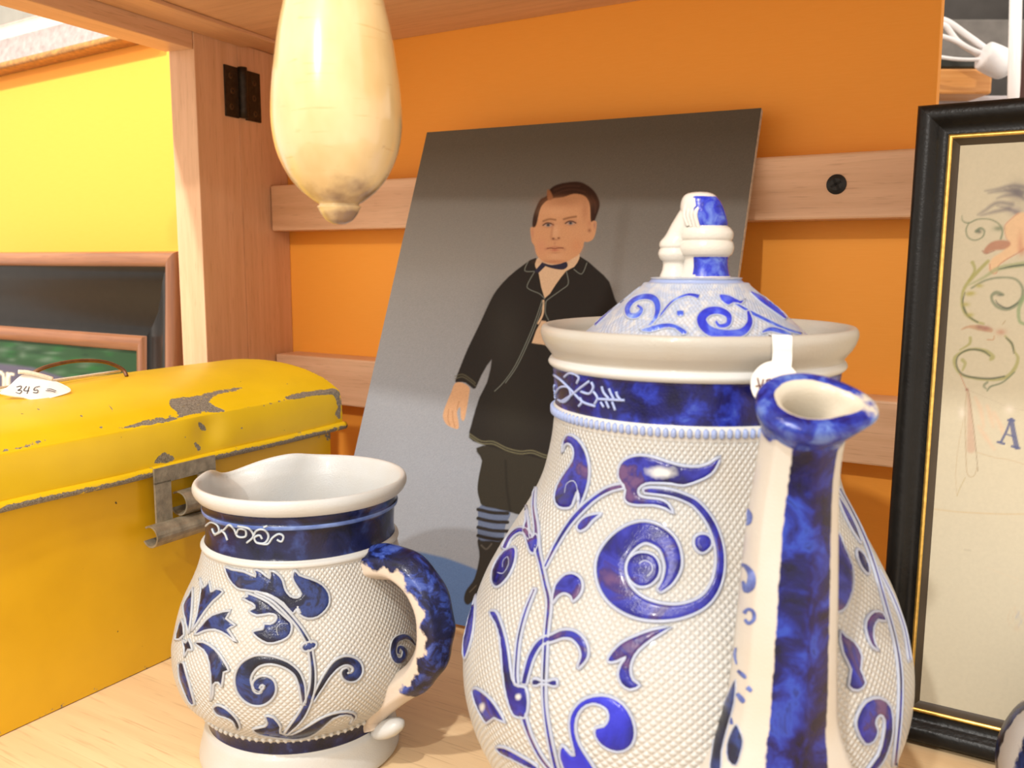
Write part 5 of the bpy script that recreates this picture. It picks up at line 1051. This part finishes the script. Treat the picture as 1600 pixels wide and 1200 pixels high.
# ================================================================== what shows past the end of the panel
def far(px, py, d): 
    r = ray(px, py); return C + r * (d / r[1])
fw_ = box('wall_far', A3(0, 2.6, 0), [RT, Z, A3(0, 1, 0)], (-0.5, -0.6, 0), (4.2, 2.4, 0.05), flat_mat('dark_grey_drape', (0.055, 0.052, 0.050), 0.9, 0, 0.4, 8), bev=0); tag(fw_, kind='structure')
def farbox(name, x0, y0, x1, y1, d, depth, mat, label, cat):
    a = far(x0, y1, d); b_ = far(x1, y0, d); o = box(name, a, [RT, Z, A3(0, 1, 0)], (0, 0, 0), (b_[0] - a[0], b_[2] - a[2], depth), mat, bev=0.003, loc=a); return tag(o, label, cat)
FARWOOD = wood_mat('orange_pine', (0.62, 0.26, 0.06), (0.78, 0.40, 0.13), 0.4)
farbox('grey_panel', 1350, 30, 1640, 96, 1.9, 0.03, flat_mat('grey_panel_paint', (0.16, 0.15, 0.14), 0.7, 0, 0.2, 30), 'dull grey panel behind the white cables at upper right', 'panel')
farbox('pine_beam', 1380, 107, 1552, 147, 1.30, 0.06, FARWOOD, 'orange pine beam seen through gap at upper right', 'beam')
farbox('cabinet', 1340, 149, 1720, 420, 1.36, 0.30, flat_mat('pale_grey_cabinet', (0.45, 0.42, 0.44), 0.5, 0, 0.2, 40), 'pale grey cabinet below the orange pine beam', 'cabinet')
farbox('black_box', 1400, 88, 1542, 107.2, 1.31, 0.05, flat_mat('black_plastic', (0.02, 0.025, 0.02), 0.3), 'black box lying on the orange pine beam', 'box')
WHITE = flat_mat('white_plastic', (0.85, 0.86, 0.88), 0.35, 0, 0.03)
for k, (pt, lb) in enumerate([([(1455, 28), (1480, 34), (1512, 56), (1548, 82)], 'topmost white cable running down to the white plug'), ([(1458, 44), (1476, 40), (1496, 64), (1520, 80), (1546, 96)], 'white cable crossing under the topmost cable'), ([(1455, 52), (1488, 62), (1520, 78), (1550, 88)], 'white cable lying between two other white cables'), ([(1450, 86), (1490, 92), (1524, 93), (1548, 90)], 'lowest white cable, lying along the black box')]):
    P = cr([far(x, y, 1.27 - 0.006 * k) for x, y in pt], 8); V, F, _ = tube(P, 0.0042 - 0.0006 * k, 10); o = mk('cable', V, F, WHITE, None, True, loc=P[0]); tag(o, lb, 'cable', 'white cables behind the panel')
V, F, UVa = lathe(smooth_prof([(0.0001, -0.021), (0.016, -0.020), (0.019, -0.012), (0.019, 0.010), (0.014, 0.018), (0.008, 0.021), (0.0001, 0.0215)], 3), (0, 0), 24)
pc_ = far(1557, 96, 1.25); V = pc_ + np.outer(V[:, 0], A3(0.4, 0, 0.9)) + np.outer(V[:, 1], A3(0, 1, 0)) + np.outer(V[:, 2], A3(0.9, 0, -0.4)); tag(mk('plug', V, F, WHITE, None, True, loc=pc_), 'white plastic plug where the white cables meet', 'plug')
a = far(1582, 240, 1.20); b_ = far(1588, -40, 1.20); V, F, _ = tube([a, (a + b_) / 2, b_], 0.0072, 14); tag(mk('white_pole', V, F, flat_mat('white_enamel', (0.92, 0.92, 0.92), 0.3, 0, 0.02), None, True, loc=a), 'slim white upright pole at upper right', 'pole')
a = far(1616, 330, 1.05); o = box('maroon_post', a, [Z, RT, A3(0, 1, 0)], (0, 0, 0), (0.52, 0.05, 0.05), wood_mat('maroon_wood', (0.05, 0.014, 0.012), (0.09, 0.026, 0.02), 0.4), bev=0.003, loc=a); tag(o, 'dark maroon wooden post at upper right corner', 'post')
